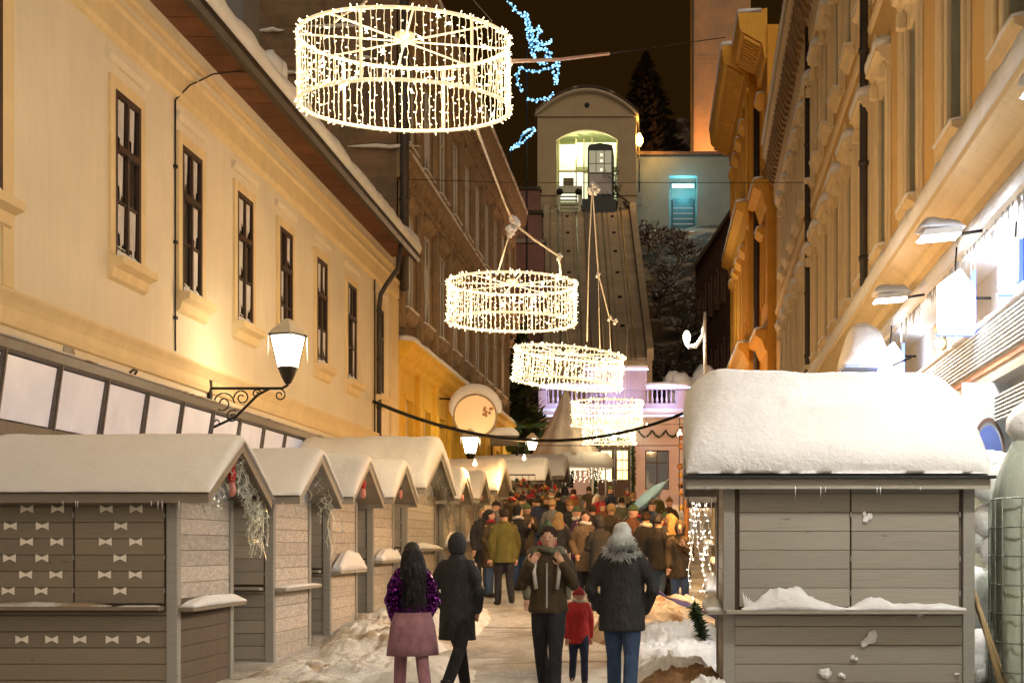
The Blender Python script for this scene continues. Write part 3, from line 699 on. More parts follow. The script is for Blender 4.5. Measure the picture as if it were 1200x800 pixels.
# ================================================================== funicular
fu = thing('funicular', 'long concrete funicular incline with two tracks climbing to the arched upper station', 'funicular track')
FA = Vector((-4.25, 92, 13.4)); FB = Vector((-7.85, 149, 36.4))      # centre line, top surface
def fp(t, s_, h=0):
    """point on the incline: t along, s_ -1..1 across, h above"""
    c = FA.lerp(FB, t); wd = 3.4 + (4.55 - 3.4) * t
    return (c.x + s_ * wd, c.y, c.z + h)
def strip(name, m_, s0, s1, h0, h1, t0=0, t1=1, n=1, parent=fu):
    mb = MB(); mb.loft([[fp(t0 + (t1 - t0) * i / n, s0, h0), fp(t0 + (t1 - t0) * i / n, s1, h0), fp(t0 + (t1 - t0) * i / n, s1, h1), fp(t0 + (t1 - t0) * i / n, s0, h1)] for i in range(n + 1)], smooth_=False)
    return mb.build(name, m_, parent)
strip('incline_slab', concrete, -1, 1, -9, 0)
strip('parapet_wall', concrete, -1.03, -.90, -.02, .75); strip('parapet_wall', concrete, .90, 1.03, -.02, .75)
for s0, s1 in ((-.88, -.62), (-.60, -.40), (-.37, -.16), (.16, .36), (.39, .60), (.62, .88)):
    for k in range(7): strip('deck_slab', concrete, s0, s1, .012, .11 + .01 * (k % 2), k / 7 + .0015, (k + 1) / 7 - .0015)
strip('stair_trench', darkstone, -.14, .10, .015, .06)
for i in range(150):
    t = i / 150; mb = MB(); a = fp(t, -.11, .08); b = fp(t, .07, .08)
    mb.box(a[0], b[0], a[1] - .06, a[1] + .06, a[2], a[2] + .10); mb.build('stair_tread', M('frosted_tread', (.20, .16, .12), .8), fu)
for s_ in (-.70, -.30, .28, .70): strip('rail', M('worn_rail', (.05, .035, .03), .45, metal=.5), s_ - .012, s_ + .012, .10, .24)
for s_ in (-.5, .5):
    for k in range(6): p = fp(.14 + k * .15, s_, .12); mb = MB(); mb.lathe([(0, 0), (.16, 0), (.16, .14), (0, .16)], p, 10); mb.build('rail_pulley', rubber, fu)
# ------------------------------------------------ upper station
us = thing('upper_station', 'upper funicular station with segmental arched roof and lit waiting hall', 'station', (-8.0, 148, 0))
SX0, SX1 = -5.05, 5.0
# front wall with an arched mouth
def archz(x, base, rise, hw): return base + rise * (1 - (x / hw) ** 2)
mb = MB(); N = 24; W2 = 3.12; OZ0 = 34.5; OZ1 = 43.0
mb.box(SX0, -W2, -.25, .25, 30, 45.4); mb.box(W2 + .0, SX1, -.25, .25, 30, 45.4)
for i in range(N):
    xa = -W2 + 2 * W2 * i / N; xb = -W2 + 2 * W2 * (i + 1) / N; za = archz(xa, OZ1, 1.0, W2); zb = archz(xb, OZ1, 1.0, W2)
    mb.add([(xa, -.25, za), (xb, -.25, zb), (xb, -.25, 45.4), (xa, -.25, 45.4), (xa, .25, za), (xb, .25, zb), (xb, .25, 45.4), (xa, .25, 45.4)], [(0, 1, 2, 3), (7, 6, 5, 4), (0, 4, 5, 1)])
mb.build('front_wall', stationw, us)
mb = MB(); pts = [(SX0, 45.4)] + [(SX0 + (SX1 - SX0) * i / 24, 45.4 + 2.4 * (1 - (i / 12 - 1) ** 2)) for i in range(25)][1:-1] + [(SX1, 45.4)]
mb.prism(pts, -.24, .2, 'y'); mb.build('pediment', stationw, us)
mb = MB(); mb.lathe([(0, -.02), (.26, -.02), (.26, .02), (0, .02)], seg=16); mb.build('round_vent', rubber, us, (0, -.27, 46.5), (R(90), 0, 0))
def arcband(name, m_, r0, r1, y0, y1, dx=.25):
    mb = MB(); rings = []
    for i in range(33):
        x = (SX0 - dx) + (SX1 - SX0 + 2 * dx) * i / 32; u = x / (5.02 + dx); z = 45.2 + 2.55 * (1 - u * u)
        rings.append([(x, y0, z + r0), (x, y1, z + r0), (x, y1, z + r1), (x, y0, z + r1)])
    mb.loft(rings); return mb.build(name, m_, us)
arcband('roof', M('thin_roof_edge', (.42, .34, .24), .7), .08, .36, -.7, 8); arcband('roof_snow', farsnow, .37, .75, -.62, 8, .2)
for z, o_ in ((45.3, .18), (37.3, .16)):
    for a, b in (((SX0 - .1, SX1 + .1),) if z > 40 else ((SX0 - .15, -W2), (W2, SX1 + .15))):
        mb = MB(); mb.box(a, b, -.25 - o_, .0, z, z + .22); mb.build('string_course', stationw, us)
mb = MB(); mb.box(SX0, SX0 + .4, .25, 8, 30, 45.4); mb.box(SX1 - .4, SX1, .25, 8, 30, 45.4); mb.build('side_wall', stationw, us)
hallm = M('hall_paint', (.62, .62, .38), .8, .05, 1)
mb = MB(); mb.box(-W2 - 1, W2 + 1, 5.6, 5.8, 34, 45); mb.box(-W2 - 1, W2 + 1, .3, 5.6, 44.4, 44.6); mb.box(-W2 - .9, -W2 - .7, .3, 5.6, 34, 44.4); mb.box(W2 + .7, W2 + .9, .3, 5.6, 34, 44.4); mb.build('hall_wall', hallm, us)
litp = E('lit_hall_pane', (.86, .92, .50), .85, (.5, .5, .3)); litp2 = E('bright_hall_pane', (.95, 1.0, .72), 1.5, (.5, .5, .4))
for (a, b, c, d, m_) in ((-3.05, -1.35, 40.5, 43.2, litp), (-1.2, 3.0, 40.9, 43.4, litp), (-3.05, -1.35, 37.3, 40.3, litp2), (-1.2, -.55, 37.3, 40.3, litp2), (-.4, .3, 37.2, 40.2, litp), (2.5, 3.1, 37.3, 40.6, litp)):
    mb = MB(); mb.box(a, b, 2.3, 2.34, c, d); mb.build('hall_pane', m_, us)
for a in (-3.12, -1.32, -.53, .32, 2.9): mb = MB(); mb.box(a, a + .13, 2.1, 2.28, 36.8, 43.8); mb.build('mullion', stationw, us)
mb = MB(); mb.box(-3.1, 3.1, 2.08, 2.27, 40.32, 40.48); mb.build('transom', stationw, us)
mb = MB(); mb.box(-2.6, -1.5, 2.0, 2.2, 38.1, 39.7); mb.build('notice_board', felt, us)
mb = MB(); mb.box(-3.12, 3.12, 1.9, 2.3, 33.0, 37.1); mb.build('platform_wall', M('dim_concrete', (.22, .19, .13), .9, .2), us)
lamp(us, (-1.5, 1.6, 42.6), 260, (.95, 1.0, .6), .15); lamp(us, (1.8, 1.0, 43.2), 130, (.95, 1.0, .6), .15)
# buffer frame at the head of the left track
bf = thing('buffer_stop', 'pale steel buffer frame with two round buffers left of the funicular car', 'buffer stop', (-9.7, 146.4, 35.0))
mb = MB(); mb.box(-1.3, 1.3, -.3, .3, 2.2, 2.9); mb.box(-1.3, -.9, -.3, .3, .9, 2.2); mb.box(.9, 1.3, -.3, .3, .9, 2.2); mb.build('frame', M('pale_green_steel', (.50, .50, .36), .5, .1), bf)
for s_ in (-.95, .95): mb = MB(); mb.lathe([(0, 0), (.34, 0), (.34, .2), (.15, .25), (.15, .6), (0, .6)], seg=14); mb.build('buffer', rubber, bf, (s_, -.35, 2.25), (R(90), 0, 0))
for i in range(5): mb = MB(); mb.box(-.85, .85, -.5 - .05 * i, -.2, .2 + .38 * (4 - i), .34 + .38 * (4 - i)); mb.build('step', M('pale_green_steel', (.5, .5, .36)), bf)
for s_ in (-1.0, 1.0): mb = MB(); mb.box(s_ - .1, s_ + .1, -.55, -.35, -.6, 2.2); mb.build('side_rail', M('pale_green_steel', (.5, .5, .36)), bf)
# car
car = thing('funicular_car', 'dark roofed funicular car waiting in the right half of the station mouth', 'funicular car', (-6.6, 146.6, 36.6))
cw = 1.28; bodyd = M('dark_car_paint', (.03, .03, .03), .4, .1); bodyl = M('pale_car_panel', (.42, .38, .36), .5, .08)
mb = MB(); mb.prism([(-cw, 0), (cw, 0), (cw, 5.2), (cw * .9, 5.55), (0, 5.75), (-cw * .9, 5.55), (-cw, 5.2)], 0, 4.2, 'y'); mb.build('body', bodyd, car)
mb = MB(); mb.cbox(-cw + .12, cw - .12, -.06, -.002, .55, 2.6, .03); mb.build('front_panel', bodyl, car)
mb = MB(); mb.cbox(-cw + .16, cw - .16, -.07, -.002, 2.75, 4.95, .02); mb.build('windscreen', E('dim_lit_windscreen', (.55, .50, .32), .35, (.2, .2, .18)), car)
for x in (-.42, .42): mb = MB(); mb.box(x - .03, x + .03, -.10, -.072, 2.75, 4.95); mb.build('window_bar', bodyd, car)
mb = MB(); mb.box(-cw + .16, cw - .16, -.10, -.073, 3.6, 3.66); mb.build('window_bar', bodyd, car)
for z in (3.0, 3.9, 4.5): mb = MB(); mb.ball((.12, -.13, z), .11, 8, 5); mb.build('reflected_lamp', E('lamp_reflection_glow', (1, .75, .35), 3), car)  # glowing balls stand in for lamps reflected in the windscreen
mb = MB(); mb.box(-1.9, 1.6, -.5, 4, -3.4, -.02); mb.box(-1.5, 1.5, -1.2, -.5, -3.2, -1.0); mb.build('undercarriage', bodyd, car)
# hill top retaining wall and lit doorway
rw = thing('retaining_wall', 'pale blue lit retaining wall right of the upper station', 'wall', (0, 150, 0))
mb = MB(); x0 = (745 - 780) * 150 / F; x1 = 8.2
mb.box(x0 - 1, .35, 0, 1, 30, 42.0); mb.box(3.25, x1, 0, 1, 30, 42.0); mb.box(.35, 3.25, 0, 1, 39.9, 42.0); mb.box(.35, 3.25, 0, 1, 30, 34.3); mb.build('wall_face', tealwall, rw)
mb = MB(); mb.box(x0 - 1, x1, -.25, 1.2, 42.0, 42.35); mb.build('coping', darkstone, rw)
mb = MB(); mb.box(.2, 3.4, 3.0, 3.2, 34, 40.5); mb.box(.0, .35, 1, 3.1, 34, 40.5); mb.box(3.25, 3.6, 1, 3.1, 34, 40.5); mb.build('recess_wall', tealwall, rw)
mb = MB(); mb.box(.75, 2.9, 2.6, 2.99, 34.3, 38.2); mb.build('doorway', M('dark_teal_door', (.05, .09, .10), .4), rw)
for i in range(5): mb = MB(); mb.box(.75, 2.9, .8, .86, 34.5 + i * .55, 34.58 + i * .55); mb.build('railing_bar', steel, rw)
mb = MB(); mb.box(.7, 2.95, 1.5, 1.8, 39.1, 39.4); o = mb.build('strip_light', E('cold_tube', (.35, .95, 1.0), 5), rw)
lamp(rw, (1.8, .3, 38.8), 260, (.2, .85, 1.0), .3)
lamp(rw, (1.8, -1.6, 39.0), 90, (.2, .85, 1.0), .4)
mb = MB(); mb.box(x0 - .4, x1 + 1, -3.2, -.05, 30, 33.4); mb.build('terrace_wall', M('beige_terrace_wall', (.36, .27, .18), .9, .15), rw)
mb = MB()
for i in range(22): mb.ball((x0 + .3 * i + .1 * math.sin(i * 3), -2 + .4 * math.sin(i * 2.2), 33.4), (.5, .5, .25 + .1 * math.sin(i)), 8, 5, 0, .1)
mb.build('terrace_snow', snow, rw)
# bare lamp on the wall top
tl = thing('park_lamp', 'small glowing orange lamp on the hill beside the upper station', 'lamp', (-2.7, 148.6, 41.9))
mb = MB(); mb.tube([(0, 0, -4), (0, 0, .9)], .07, 6); mb.build('post', iron, tl)
mb = MB(); mb.lathe([(.15, -.5), (.38, -.15), (.36, .3), (.08, .8)], seg=10); mb.build('lamp_glass', E('orange_lamp', (1, .55, .12), 26), tl, (0, 0, 1.2)); lamp(tl, (0, -.6, 1.3), 900, (1, .5, .1), .15)
# brick tower
tw = thing('brick_tower', 'tall orange lit brick tower standing on the hill at right', 'tower', (2.95, 156, 34))
mb = MB(); mb.box(0, 6.2, 0, 7, 0, 34); mb.build('wall', towerbrick, tw)
mb = MB(); mb.box(-.22, -.02, -.2, 7, 0, 34); mb.build('corner_strip', orange_trim, tw)
mb = MB(); mb.tube([(-.05, -.28, 34), (-.05, -.28, 6)], .12, 8); mb.build('drain_pipe', pipem, tw)
mb = MB(); mb.box(5.0, 6.0, -.03, .1, 21.0, 24.5); mb.build('window', darkstone, tw)
mb = MB(); mb.box(0, 6.2, -.08, .0, 20.0, 20.25); mb.build('string_course', towerbrick, tw)
lamp(tw, (2.6, -3.8, 9), 1500, (1, .42, .10), .3)
# hedge and fence silhouettes on the hill top
for i, (px, zz, w_, h_) in enumerate(((800, 165, 9, 5.0), (778, 170, 8, 3.6))):
    p = at(px, 183, zz); mb = MB(); rings = []
    for k in range(12):
        x = -w_ / 2 + w_ * k / 11; hh = h_ * (1 - (2 * k / 11 - 1) ** 2) ** .6 + .2; rings.append([(x, -2, 0), (x, 2, 0), (x, 1.2, hh * .9), (x, -1.2, hh)])
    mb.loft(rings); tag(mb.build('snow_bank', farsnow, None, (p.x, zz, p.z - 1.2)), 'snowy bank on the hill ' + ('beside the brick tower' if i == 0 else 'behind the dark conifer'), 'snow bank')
# ------------------------------------------------ trees
def conifer(name, label, loc, h, r, m_, n=420, dens=1.0, kind='tree', snowm=None, seed=1):
    rnd = random.Random(seed); t = thing(name, label, kind, loc); mb = MB(); mb.tube([(0, 0, 0), (.03 * h, 0, h * .5), (0, 0, h)], [h * .018, h * .01, .01], 6); mb.build('trunk', bark, t)
    mb = MB(); ms = MB()
    for i in range(n):
        q = rnd.random() ** .8; z = h * (.12 + .87 * q); L_ = r * (1 - q) ** .8 * rnd.uniform(.55, 1.08) + .05 * h * .1; a = rnd.uniform(0, 2 * PI); dr = L_ * .28
        c, s_ = math.cos(a), math.sin(a); w_ = L_ * .13 + .04
        p0 = (0, 0, z); p1 = (c * L_ * .55, s_ * L_ * .55, z - dr * .3); p2 = (c * L_, s_ * L_, z - dr)
        for k in range(4):
            f = .3 + .22 * k; bx = c * L_ * f; by = s_ * L_ * f; bz = z - dr * f; e = w_ * rnd.uniform(1.0, 2.0) * (.5 if n > 1500 else 1)
            mb.add([(bx - s_ * e, by + c * e, bz - e * .7), (bx + s_ * e, by - c * e, bz - e * .7), (bx + c * w_ * 2, by + s_ * w_ * 2, bz + w_ * .2)], [(0, 1, 2)])
            if snowm and rnd.random() < .4: ms.add([(bx - s_ * e * .8, by + c * e * .8, bz - e * .6 + .05), (bx + s_ * e * .8, by - c * e * .8, bz - e * .6 + .05), (bx + c * w_ * 2, by + s_ * w_ * 2, bz + w_ * .2 + .06)], [(0, 1, 2)])
        mb.tube([p0, p1, p2], [.02 * h * .1, .015, .005], 3)
    o = mb.build('crown', m_, t)
    if ms.v: ms.build('branch_snow', snowm, t)
    return t
conifer('conifer', 'dark pointed conifer on the hill behind the station wall', (at(757, 185, 163).x, 163, 40.0), 17.5, 5.4, darkfir, 1700, seed=3)
conifer('conifer', 'small dark conifer left of the upper station roof', (at(662, 185, 170).x, 170, 40), 9, 3, darkfir, 300, seed=8)
def bare_tree(name, label, loc, h, depth=5, m_=bark, snowm=None, spread=.55, seed=1, cat='tree', group=None, trunk=True, nb=3):
    rnd = random.Random(seed); t = thing(name, label, cat, loc, group=group); tr = MB(); tw_ = MB(); sn = MB()
    def br(p, d, L_, r_, k):
        mid = p + d * L_ * .5 + Vector((rnd.uniform(-1, 1), rnd.uniform(-1, 1), rnd.uniform(-.3, .6))) * L_ * .1; e = p + d * L_
        (tr if k >= depth - 1 else tw_).tube([p, mid, e], [r_, r_ * .8, r_ * .6], 5 if k > 2 else 3, cap=False)
        if snowm and k < depth - 1 and abs(d.z) < .93:
            sn.tube([p + Vector((0, 0, r_ + .02)), mid + Vector((0, 0, r_ + .05)), e + Vector((0, 0, r_ * .6 + .02))], [r_ * .7 + .01, r_ * .9 + .03, r_ * .5 + .015], 4, cap=False)
        if k == 0: return
        for i in range(rnd.choice((nb, nb, nb + 1))):
            nd = (d + Vector((rnd.uniform(-1, 1), rnd.uniform(-1, 1), rnd.uniform(-.5, .7))) * spread * 1.3).normalized()
            br(p + d * L_ * rnd.uniform(.55, 1), nd, L_ * rnd.uniform(.6, .82), r_ * .6, k - 1)
    br(Vector((0, 0, 0)), Vector((rnd.uniform(-.15, .15), 0, 1)).normalized(), h * .3, h * .022, depth)
    tr.build('trunk', m_, t); tw_.build('crown', m_, t)
    if sn.v: sn.build('branch_snow', snowm, t)
    return t
bare_tree('bare_tree', 'bare winter tree in front of the blue lit retaining wall', (at(744, 270, 146.8).x, 146.8, 33.0), 10, 5, bark, None, .75, 4)
bushsnow = make_snow('bush_snow', (.52, .49, .48), (.12, .09, .07), 9, 2.5, .5)
hb_extra = [(783, 345, 125), (797, 315, 132)]
hb = ['tallest snow laden bush on the slope right of the funicular', 'snowy bush under the terrace wall', 'snow laden bush beside the edge of the dark house', 'snowy shrub beside the funicular parapet', 'wide snow covered shrub halfway up the slope', 'thin snowy shrub low on the slope', 'snow laden shrub in the middle of the slope', 'drooping snowy shrub near the bottom of the slope', 'bluish snowy shrub just above the lower station roof', 'small snowy shrub close under the terrace wall', 'dense snowy shrub next to the funicular wall foot', 'snow filled shrub behind the wall lantern', 'leafless snowy shrub at the right edge of the slope', 'low snowy shrub beneath the bare tree']
for i, (px, py, Y) in enumerate(((790, 380, 112), (770, 300, 138), (812, 350, 118), (768, 350, 122), (792, 330, 127), (775, 410, 106), (800, 365, 116), (785, 425, 101), (800, 440, 97), (800, 300, 137), (775, 440, 98), (805, 400, 107), (826, 330, 124), (760, 290, 141))):
    p = at(px, py, Y); gz = ground(p.x, Y) - .8
    bare_tree('snowy_shrub', hb[i], (p.x, Y, gz), 6.0 if i != 0 else 8.5, 4, bark, bushsnow, .95, 20 + i, 'shrub', 'snow laden shrubs on the funicular slope', nb=3)
for i, (px, Y, h_) in enumerate(((604, 96, 9), (594, 92, 8))):
    p = at(px, 400, Y); bare_tree('bare_tree', ['dark bare tree left of the funicular incline', 'tall bare tree behind the reindeer light display', 'small bare tree under the upper station corner', 'bare tree at the far end of the stone house'][i], (p.x, Y, ground(p.x, Y) - .5), h_, 5, bark, bushsnow if i % 2 else None, .6, 60 + i)
for i, (px, py, Y) in enumerate(hb_extra):
    p = at(px, py, Y); bare_tree('snowy_shrub', ['twiggy snowy shrub left of centre on the slope', 'twiggy snowy shrub high on the slope', 'twiggy snowy shrub low beside the funicular', 'snowy shrub low beside the dark house', 'snowy shrub low in the middle of the slope', 'snowy shrub high beside the funicular', 'snowy shrub high in the middle of the slope', 'snowy shrub high beside the dark house'][i], (p.x, Y, ground(p.x, Y) - .8), 7.5, 4, bark, bushsnow, .95, 90 + i, 'shrub', 'snow laden shrubs on the funicular slope', nb=3)
# round snow covered bush by the lower station
mb = MB()
for i in range(16): mb.ball((random.uniform(-1.1, 1.1), random.uniform(-.8, .8), random.uniform(-.6, 1.0)), random.uniform(.5, .9), 10, 7, 0, .12)
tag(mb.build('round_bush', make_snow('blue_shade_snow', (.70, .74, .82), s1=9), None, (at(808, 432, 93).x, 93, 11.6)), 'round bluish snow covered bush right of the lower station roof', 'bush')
# ================================================================== lower station
ls = thing('lower_station', 'pink lit lower funicular station with neon strips and green wreathed doors', 'station', (-3.1, 85, 4.03))
LW = 4.3
lh = [(-3.35, -2.3, 1.0, 3.6), (-.85, 1.05, 0, 3.5), (1.9, 3.3, .9, 3.2)]
class Fr:  # frontal facade: along = +x, outwards = -y
    pass
S = Facade(ls, 1)
S.wall('front_wall', [pinkw, pinkw], -LW, LW, -1, 5.2, lh, .3)
mb = MB(); mb.box(-LW, LW, .31, 6, -1, 5.1); mb.box(-1.6, 1.9, .3, 5, 5.1, 8.2); mb.build('body', pinkw, ls)
S.mould('cornice', pinkw, -LW - .2, LW + .15, [(0, 4.7), (.15, 4.75), (.2, 4.95), (.45, 5.1), (.5, 5.3), (0, 5.35)])
S.snowstrip(-LW - .2, LW + .1, -.5, .45, 5.3, .35, .3, 5)
for a, b, z in ((-LW + .1, -.2, 6.0), (1.9, LW + .1, 6.0)):
    S.mould('balustrade_rail', pinkw, a, b, [(-.15, z + .75), (.12, z + .75), (.2, z + .95), (-.15, z + .95)]); S.mould('balustrade_base', pinkw, a, b, [(-.15, 5.35), (.1, 5.35), (.1, 5.95), (-.15, 5.95)])
    S.snowstrip(a, b, -.2, .2, z + .95, .22, .3, 8)
    n = int((b - a) / .28)
    for i in range(n):
        mb = MB(); mb.lathe([(.05, 0), (.09, .2), (.04, .45), (.06, .8)], (a + .14 + i * .28, .0, 5.95), 6); mb.build('baluster', pinkw, ls)
for a in (-LW + .2, 4.0): S.piece('parapet_pier', pinkw, a - .25, a + .25, -.2, .16, 5.3, 6.7, .03)
S.piece('raised_parapet', pinkw, -1.7, 2.0, -.2, .1, 6.7, 8.0, .04); S.snowstrip(-1.75, 2.05, -.3, .2, 8.0, .2, .3, 14)
neon = E('blue_white_neon', (.45, .58, 1.0), 2.5)
for a, b, z, o_ in ((-LW - .3, LW + .2, 5.18, .53), (2.0, LW + .25, 6.86, .24), (-4.2, -.2, 6.86, .24), (-1.7, 2.1, 7.92, .14)):
    mb = MB(); u = S.u(a, b); mb.tube([(u[0], -o_, z), (u[1], -o_, z)], .045, 6); mb.build('neon_strip', neon, ls)
for x, z in ((-3, 6.3), (0, 6.4), (3, 6.3)): lamp(ls, (x, -1.0, z), 80, (.35, .45, 1.0), .3)
S.mould('plinth', pinkw, -LW, -1.0, [(0, -.5), (.08, -.5), (.08, .5), (0, .52)]); S.mould('plinth', pinkw, 1.2, LW, [(0, -.5), (.08, -.5), (.08, .5), (0, .52)])
window_at(S, -3.35, 1.0, 1.05, 2.6, .3, 'plain', framebrown, pm=glass)
o = window_at(S, 1.9, .9, 1.4, 2.3, .3, 'plain', framebrown)
for i, (a, b, c, d) in enumerate(lh):
    mb = MB(); S.box(mb, a - .14, a, 0, .06, c, d + .14); S.box(mb, b, b + .14, 0, .06, c, d + .14); S.box(mb, a, b, 0, .06, d, d + .14); mb.build('window_surround', pinkw, ls)
glowp = E('yellow_lit_pane', (1, .78, .28), 1.6)
for s_ in (-1, 1):
    a = -.82 if s_ < 0 else .12
    mb = MB(); mb.cbox(a, a + .90, .12, .18, 0, 3.4, .01); dr = mb.build('door', framebrown, ls)
    for i in range(2):
        for j in range(3):
            mb = MB(); mb.box(a + .14 + i * .32, a + .42 + i * .32, .09, .115, 1.5 + j * .58, 2.02 + j * .58); mb.build('pane', glowp, dr)
    mb = MB(); mb.tube([(a + (.82 if s_ < 0 else .08), .04, 1.2), (a + (.82 if s_ < 0 else .08), .04, 1.5)], .025, 6); mb.build('handle', steel, dr)
def garland(name, label, pts, r, m_=fir_m, parent=None, n=60, cat='garland', bulbs=None, loc=None, leaf=1.0):
    rnd = random.Random(n); mb = MB(); P_ = [Vector(p) for p in pts]; Ls = [0]
    for a, b in zip(P_, P_[1:]): Ls.append(Ls[-1] + (b - a).length)
    for i in range(n):
        t = rnd.random() * Ls[-1]; k = max(j for j in range(len(Ls)) if Ls[j] <= t + 1e-9); k = min(k, len(P_) - 2)
        p = P_[k].lerp(P_[k + 1], (t - Ls[k]) / max(1e-6, Ls[k + 1] - Ls[k]))
        for _ in range(3):
            d = Vector((rnd.gauss(0, 1), rnd.gauss(0, 1), rnd.gauss(0, 1))).normalized(); e = d.orthogonal().normalized() * r * .28 * leaf
            mb.add([p - e, p + e, p + d * r * rnd.uniform(.6, 1.2)], [(0, 1, 2)])
    mb.tube(P_, r * .12, 4)
    o = mb.build(name, m_, parent, loc)
    if label: tag(o, label, cat)
    return o
gp = [(-1.0 + 0, -.12, 0)] + [(-1.0, -.12, z * .5) for z in range(1, 7)] + [(-1.0 + 2.2 * i / 10, -.12, 3.5 + .35 * math.sin(PI * i / 10)) for i in range(11)] + [(1.2, -.12, 3.5 - z * .5) for z in range(1, 8)]
garland('garland', 'thick green garland round the doors of the lower station', [(x - 3.1, 85 + y, z + 4.03) for x, y, z in gp], .22, n=500)
for j, (a, b) in enumerate(((-4.1, -1.7), (1.5, 3.9))):
    pts = []
    for k in range(25): u = k / 24; pts.append((a + (b - a) * u - 3.1, 84.85, 4.03 + 4.35 - .38 * abs(math.sin(PI * 3 * u))))
    garland('garland', ['dark swag garland on the left half of the lower station', 'dark swag garland above the right window of the lower station'][j], pts, .11, n=260)
dl = thing('door_lamp', 'green white glowing lamp above the lower station doors', 'lamp', (-3.0, 84.6, 8.0))
mb = MB(); mb.lathe([(.0, -.16), (.13, -.12), (.16, 0), (.1, .12), (0, .15)], seg=10); mb.build('lamp_glass', E('greenish_lamp', (.65, 1, .70), 40), dl); mb = MB(); mb.tube([(0, 0, .1), (0, .38, .25)], .03, 5); mb.build('bracket', iron, dl)
lamp(dl, (0, -.3, 0), 60, (.7, 1, .75), .12); 

# ================================================================== wall lanterns
def lantern_mesh_parts(t, reach, W_, up=.0, c=(1, .60, .20), glassm=None, fl=26):
    # bracket along +x from wall at x=0 ; lantern at x=reach
    mb = MB(); mb.box(0, .05, -.05, .05, -.65, .12); mb.build('wall_plate', iron, t)
    mb = MB(); mb.tube([(0, 0, 0), (reach * .78, 0, 0), (reach * .93, 0, .0), (reach, 0, .05), (reach, 0, .10)], .022, 7); mb.tube([(0.03, 0, -.6), (reach * .35, 0, -.42), (reach * .62, 0, -.1), (reach * .78, 0, 0)], .02, 6); mb.build('bracket_arm', iron, t)
    def spiral(cx, cz, r0, turns, a0, sgn=1, n=22): return [(cx + r0 * (1 - i / n * .75) * math.cos(a0 + sgn * turns * 2 * PI * i / n), 0, cz + r0 * (1 - i / n * .75) * math.sin(a0 + sgn * turns * 2 * PI * i / n)) for i in range(n + 1)]
    for cx, cz, r0, tn, a0, sg in ((.22, -.22, .17, 1.5, 0, 1), (.50, -.14, .12, 1.4, PI, -1), (.36, -.42, .10, 1.3, 1, 1), (.72, -.08, .07, 1.3, 0, 1), (reach * .9, -.10, .09, 1.3, PI / 2, -1), (.12, -.50, .08, 1.2, 2, 1)):
        mb = MB(); mb.tube(spiral(cx, cz, r0, tn, a0, sg), .011, 5); mb.build('scroll', iron, t)
    mb = MB(); mb.lathe([(.03, .06), (.05, .08), (.09, .16), (.15, .30), (.14, .32)], (reach, 0, 0), 8, rot=.4)
    for k in range(4): a = k * PI / 2 + .4; mb.tube([(reach + .15 * math.cos(a), .15 * math.sin(a), .32), (reach + .252 * math.cos(a), .252 * math.sin(a), .78)], .011, 4)
    mb.lathe([(.255, .765), (.29, .775), (.29, .795), (.255, .80)], (reach, 0, 0), 4, rot=.4, smooth_=False); mb.build('lantern_frame', iron, t)
    mb = MB(); mb.lathe([(.148, .32), (.25, .77)], (reach, 0, 0), 4, rot=.4, smooth_=False); mb.build('lamp_glass', glassm, t)
    mb = MB(); mb.lathe([(.288, .80), (.19, .90), (.10, .97), (.09, 1.0), (.03, 1.03)], (reach, 0, 0), 4, rot=.4, smooth_=False); mb.build('lantern_roof', M('snowy_lantern_roof', (.72, .66, .52), .6), t)
    for k in range(4): a = k * PI / 2 + .4; mb = MB(); p = (reach + .285 * math.cos(a), .285 * math.sin(a), .79); mb.tube([p, (p[0], p[1], .67), (p[0], p[1], .79 - random.uniform(.2, .5))], [.012, .007, .002], 4); mb.build('icicle', icem, t)
lglass = E('lantern_glass', (1, .86, .55), 26, light=False)
def wall_lantern(label, loc, rz, watts, c=(1, .60, .19), reach=1.18, s=1.15, g=None):
    t = thing('wall_lantern', label, 'lantern', loc, rz, 'wrought iron wall lanterns'); t.scale = (s, s, s)
    lantern_mesh_parts(t, reach, 0, glassm=g or lglass)
    lamp(t, (reach, 0, .55), watts, c, .08)
    return t
LW_ = 3300
wall_lantern('nearest wrought iron wall lantern glowing on the cream house', (-7.79, 24.7, 4.29), 0, LW_)
wall_lantern('far wall lantern glowing under the round sign', (-7.79, 47.8, 4.3), 0, 2600, c=(1, .60, .12))
wall_lantern('wall lantern on the cream house behind the photographer', (-7.79, 2.2, 4.42), 0, 2000, c=(1, .74, .42))
wall_lantern('wall lantern on the ochre house behind the photographer', (4.06, 2.2, 4.9), PI, 2100, c=(1, .76, .46))
wall_lantern('wall lantern low on the stone house at the end of the stalls', (-7.79, 70, 5.9), 0, 700)
wall_lantern('wall lantern on the orange house at its near corner', (5.2, 76, 7.5), PI, 9000, c=(1, .46, .06))
wall_lantern('wall lantern on the orange house beyond the bay', (4.45, 88, 9.5), PI, 20000, c=(1, .46, .06))
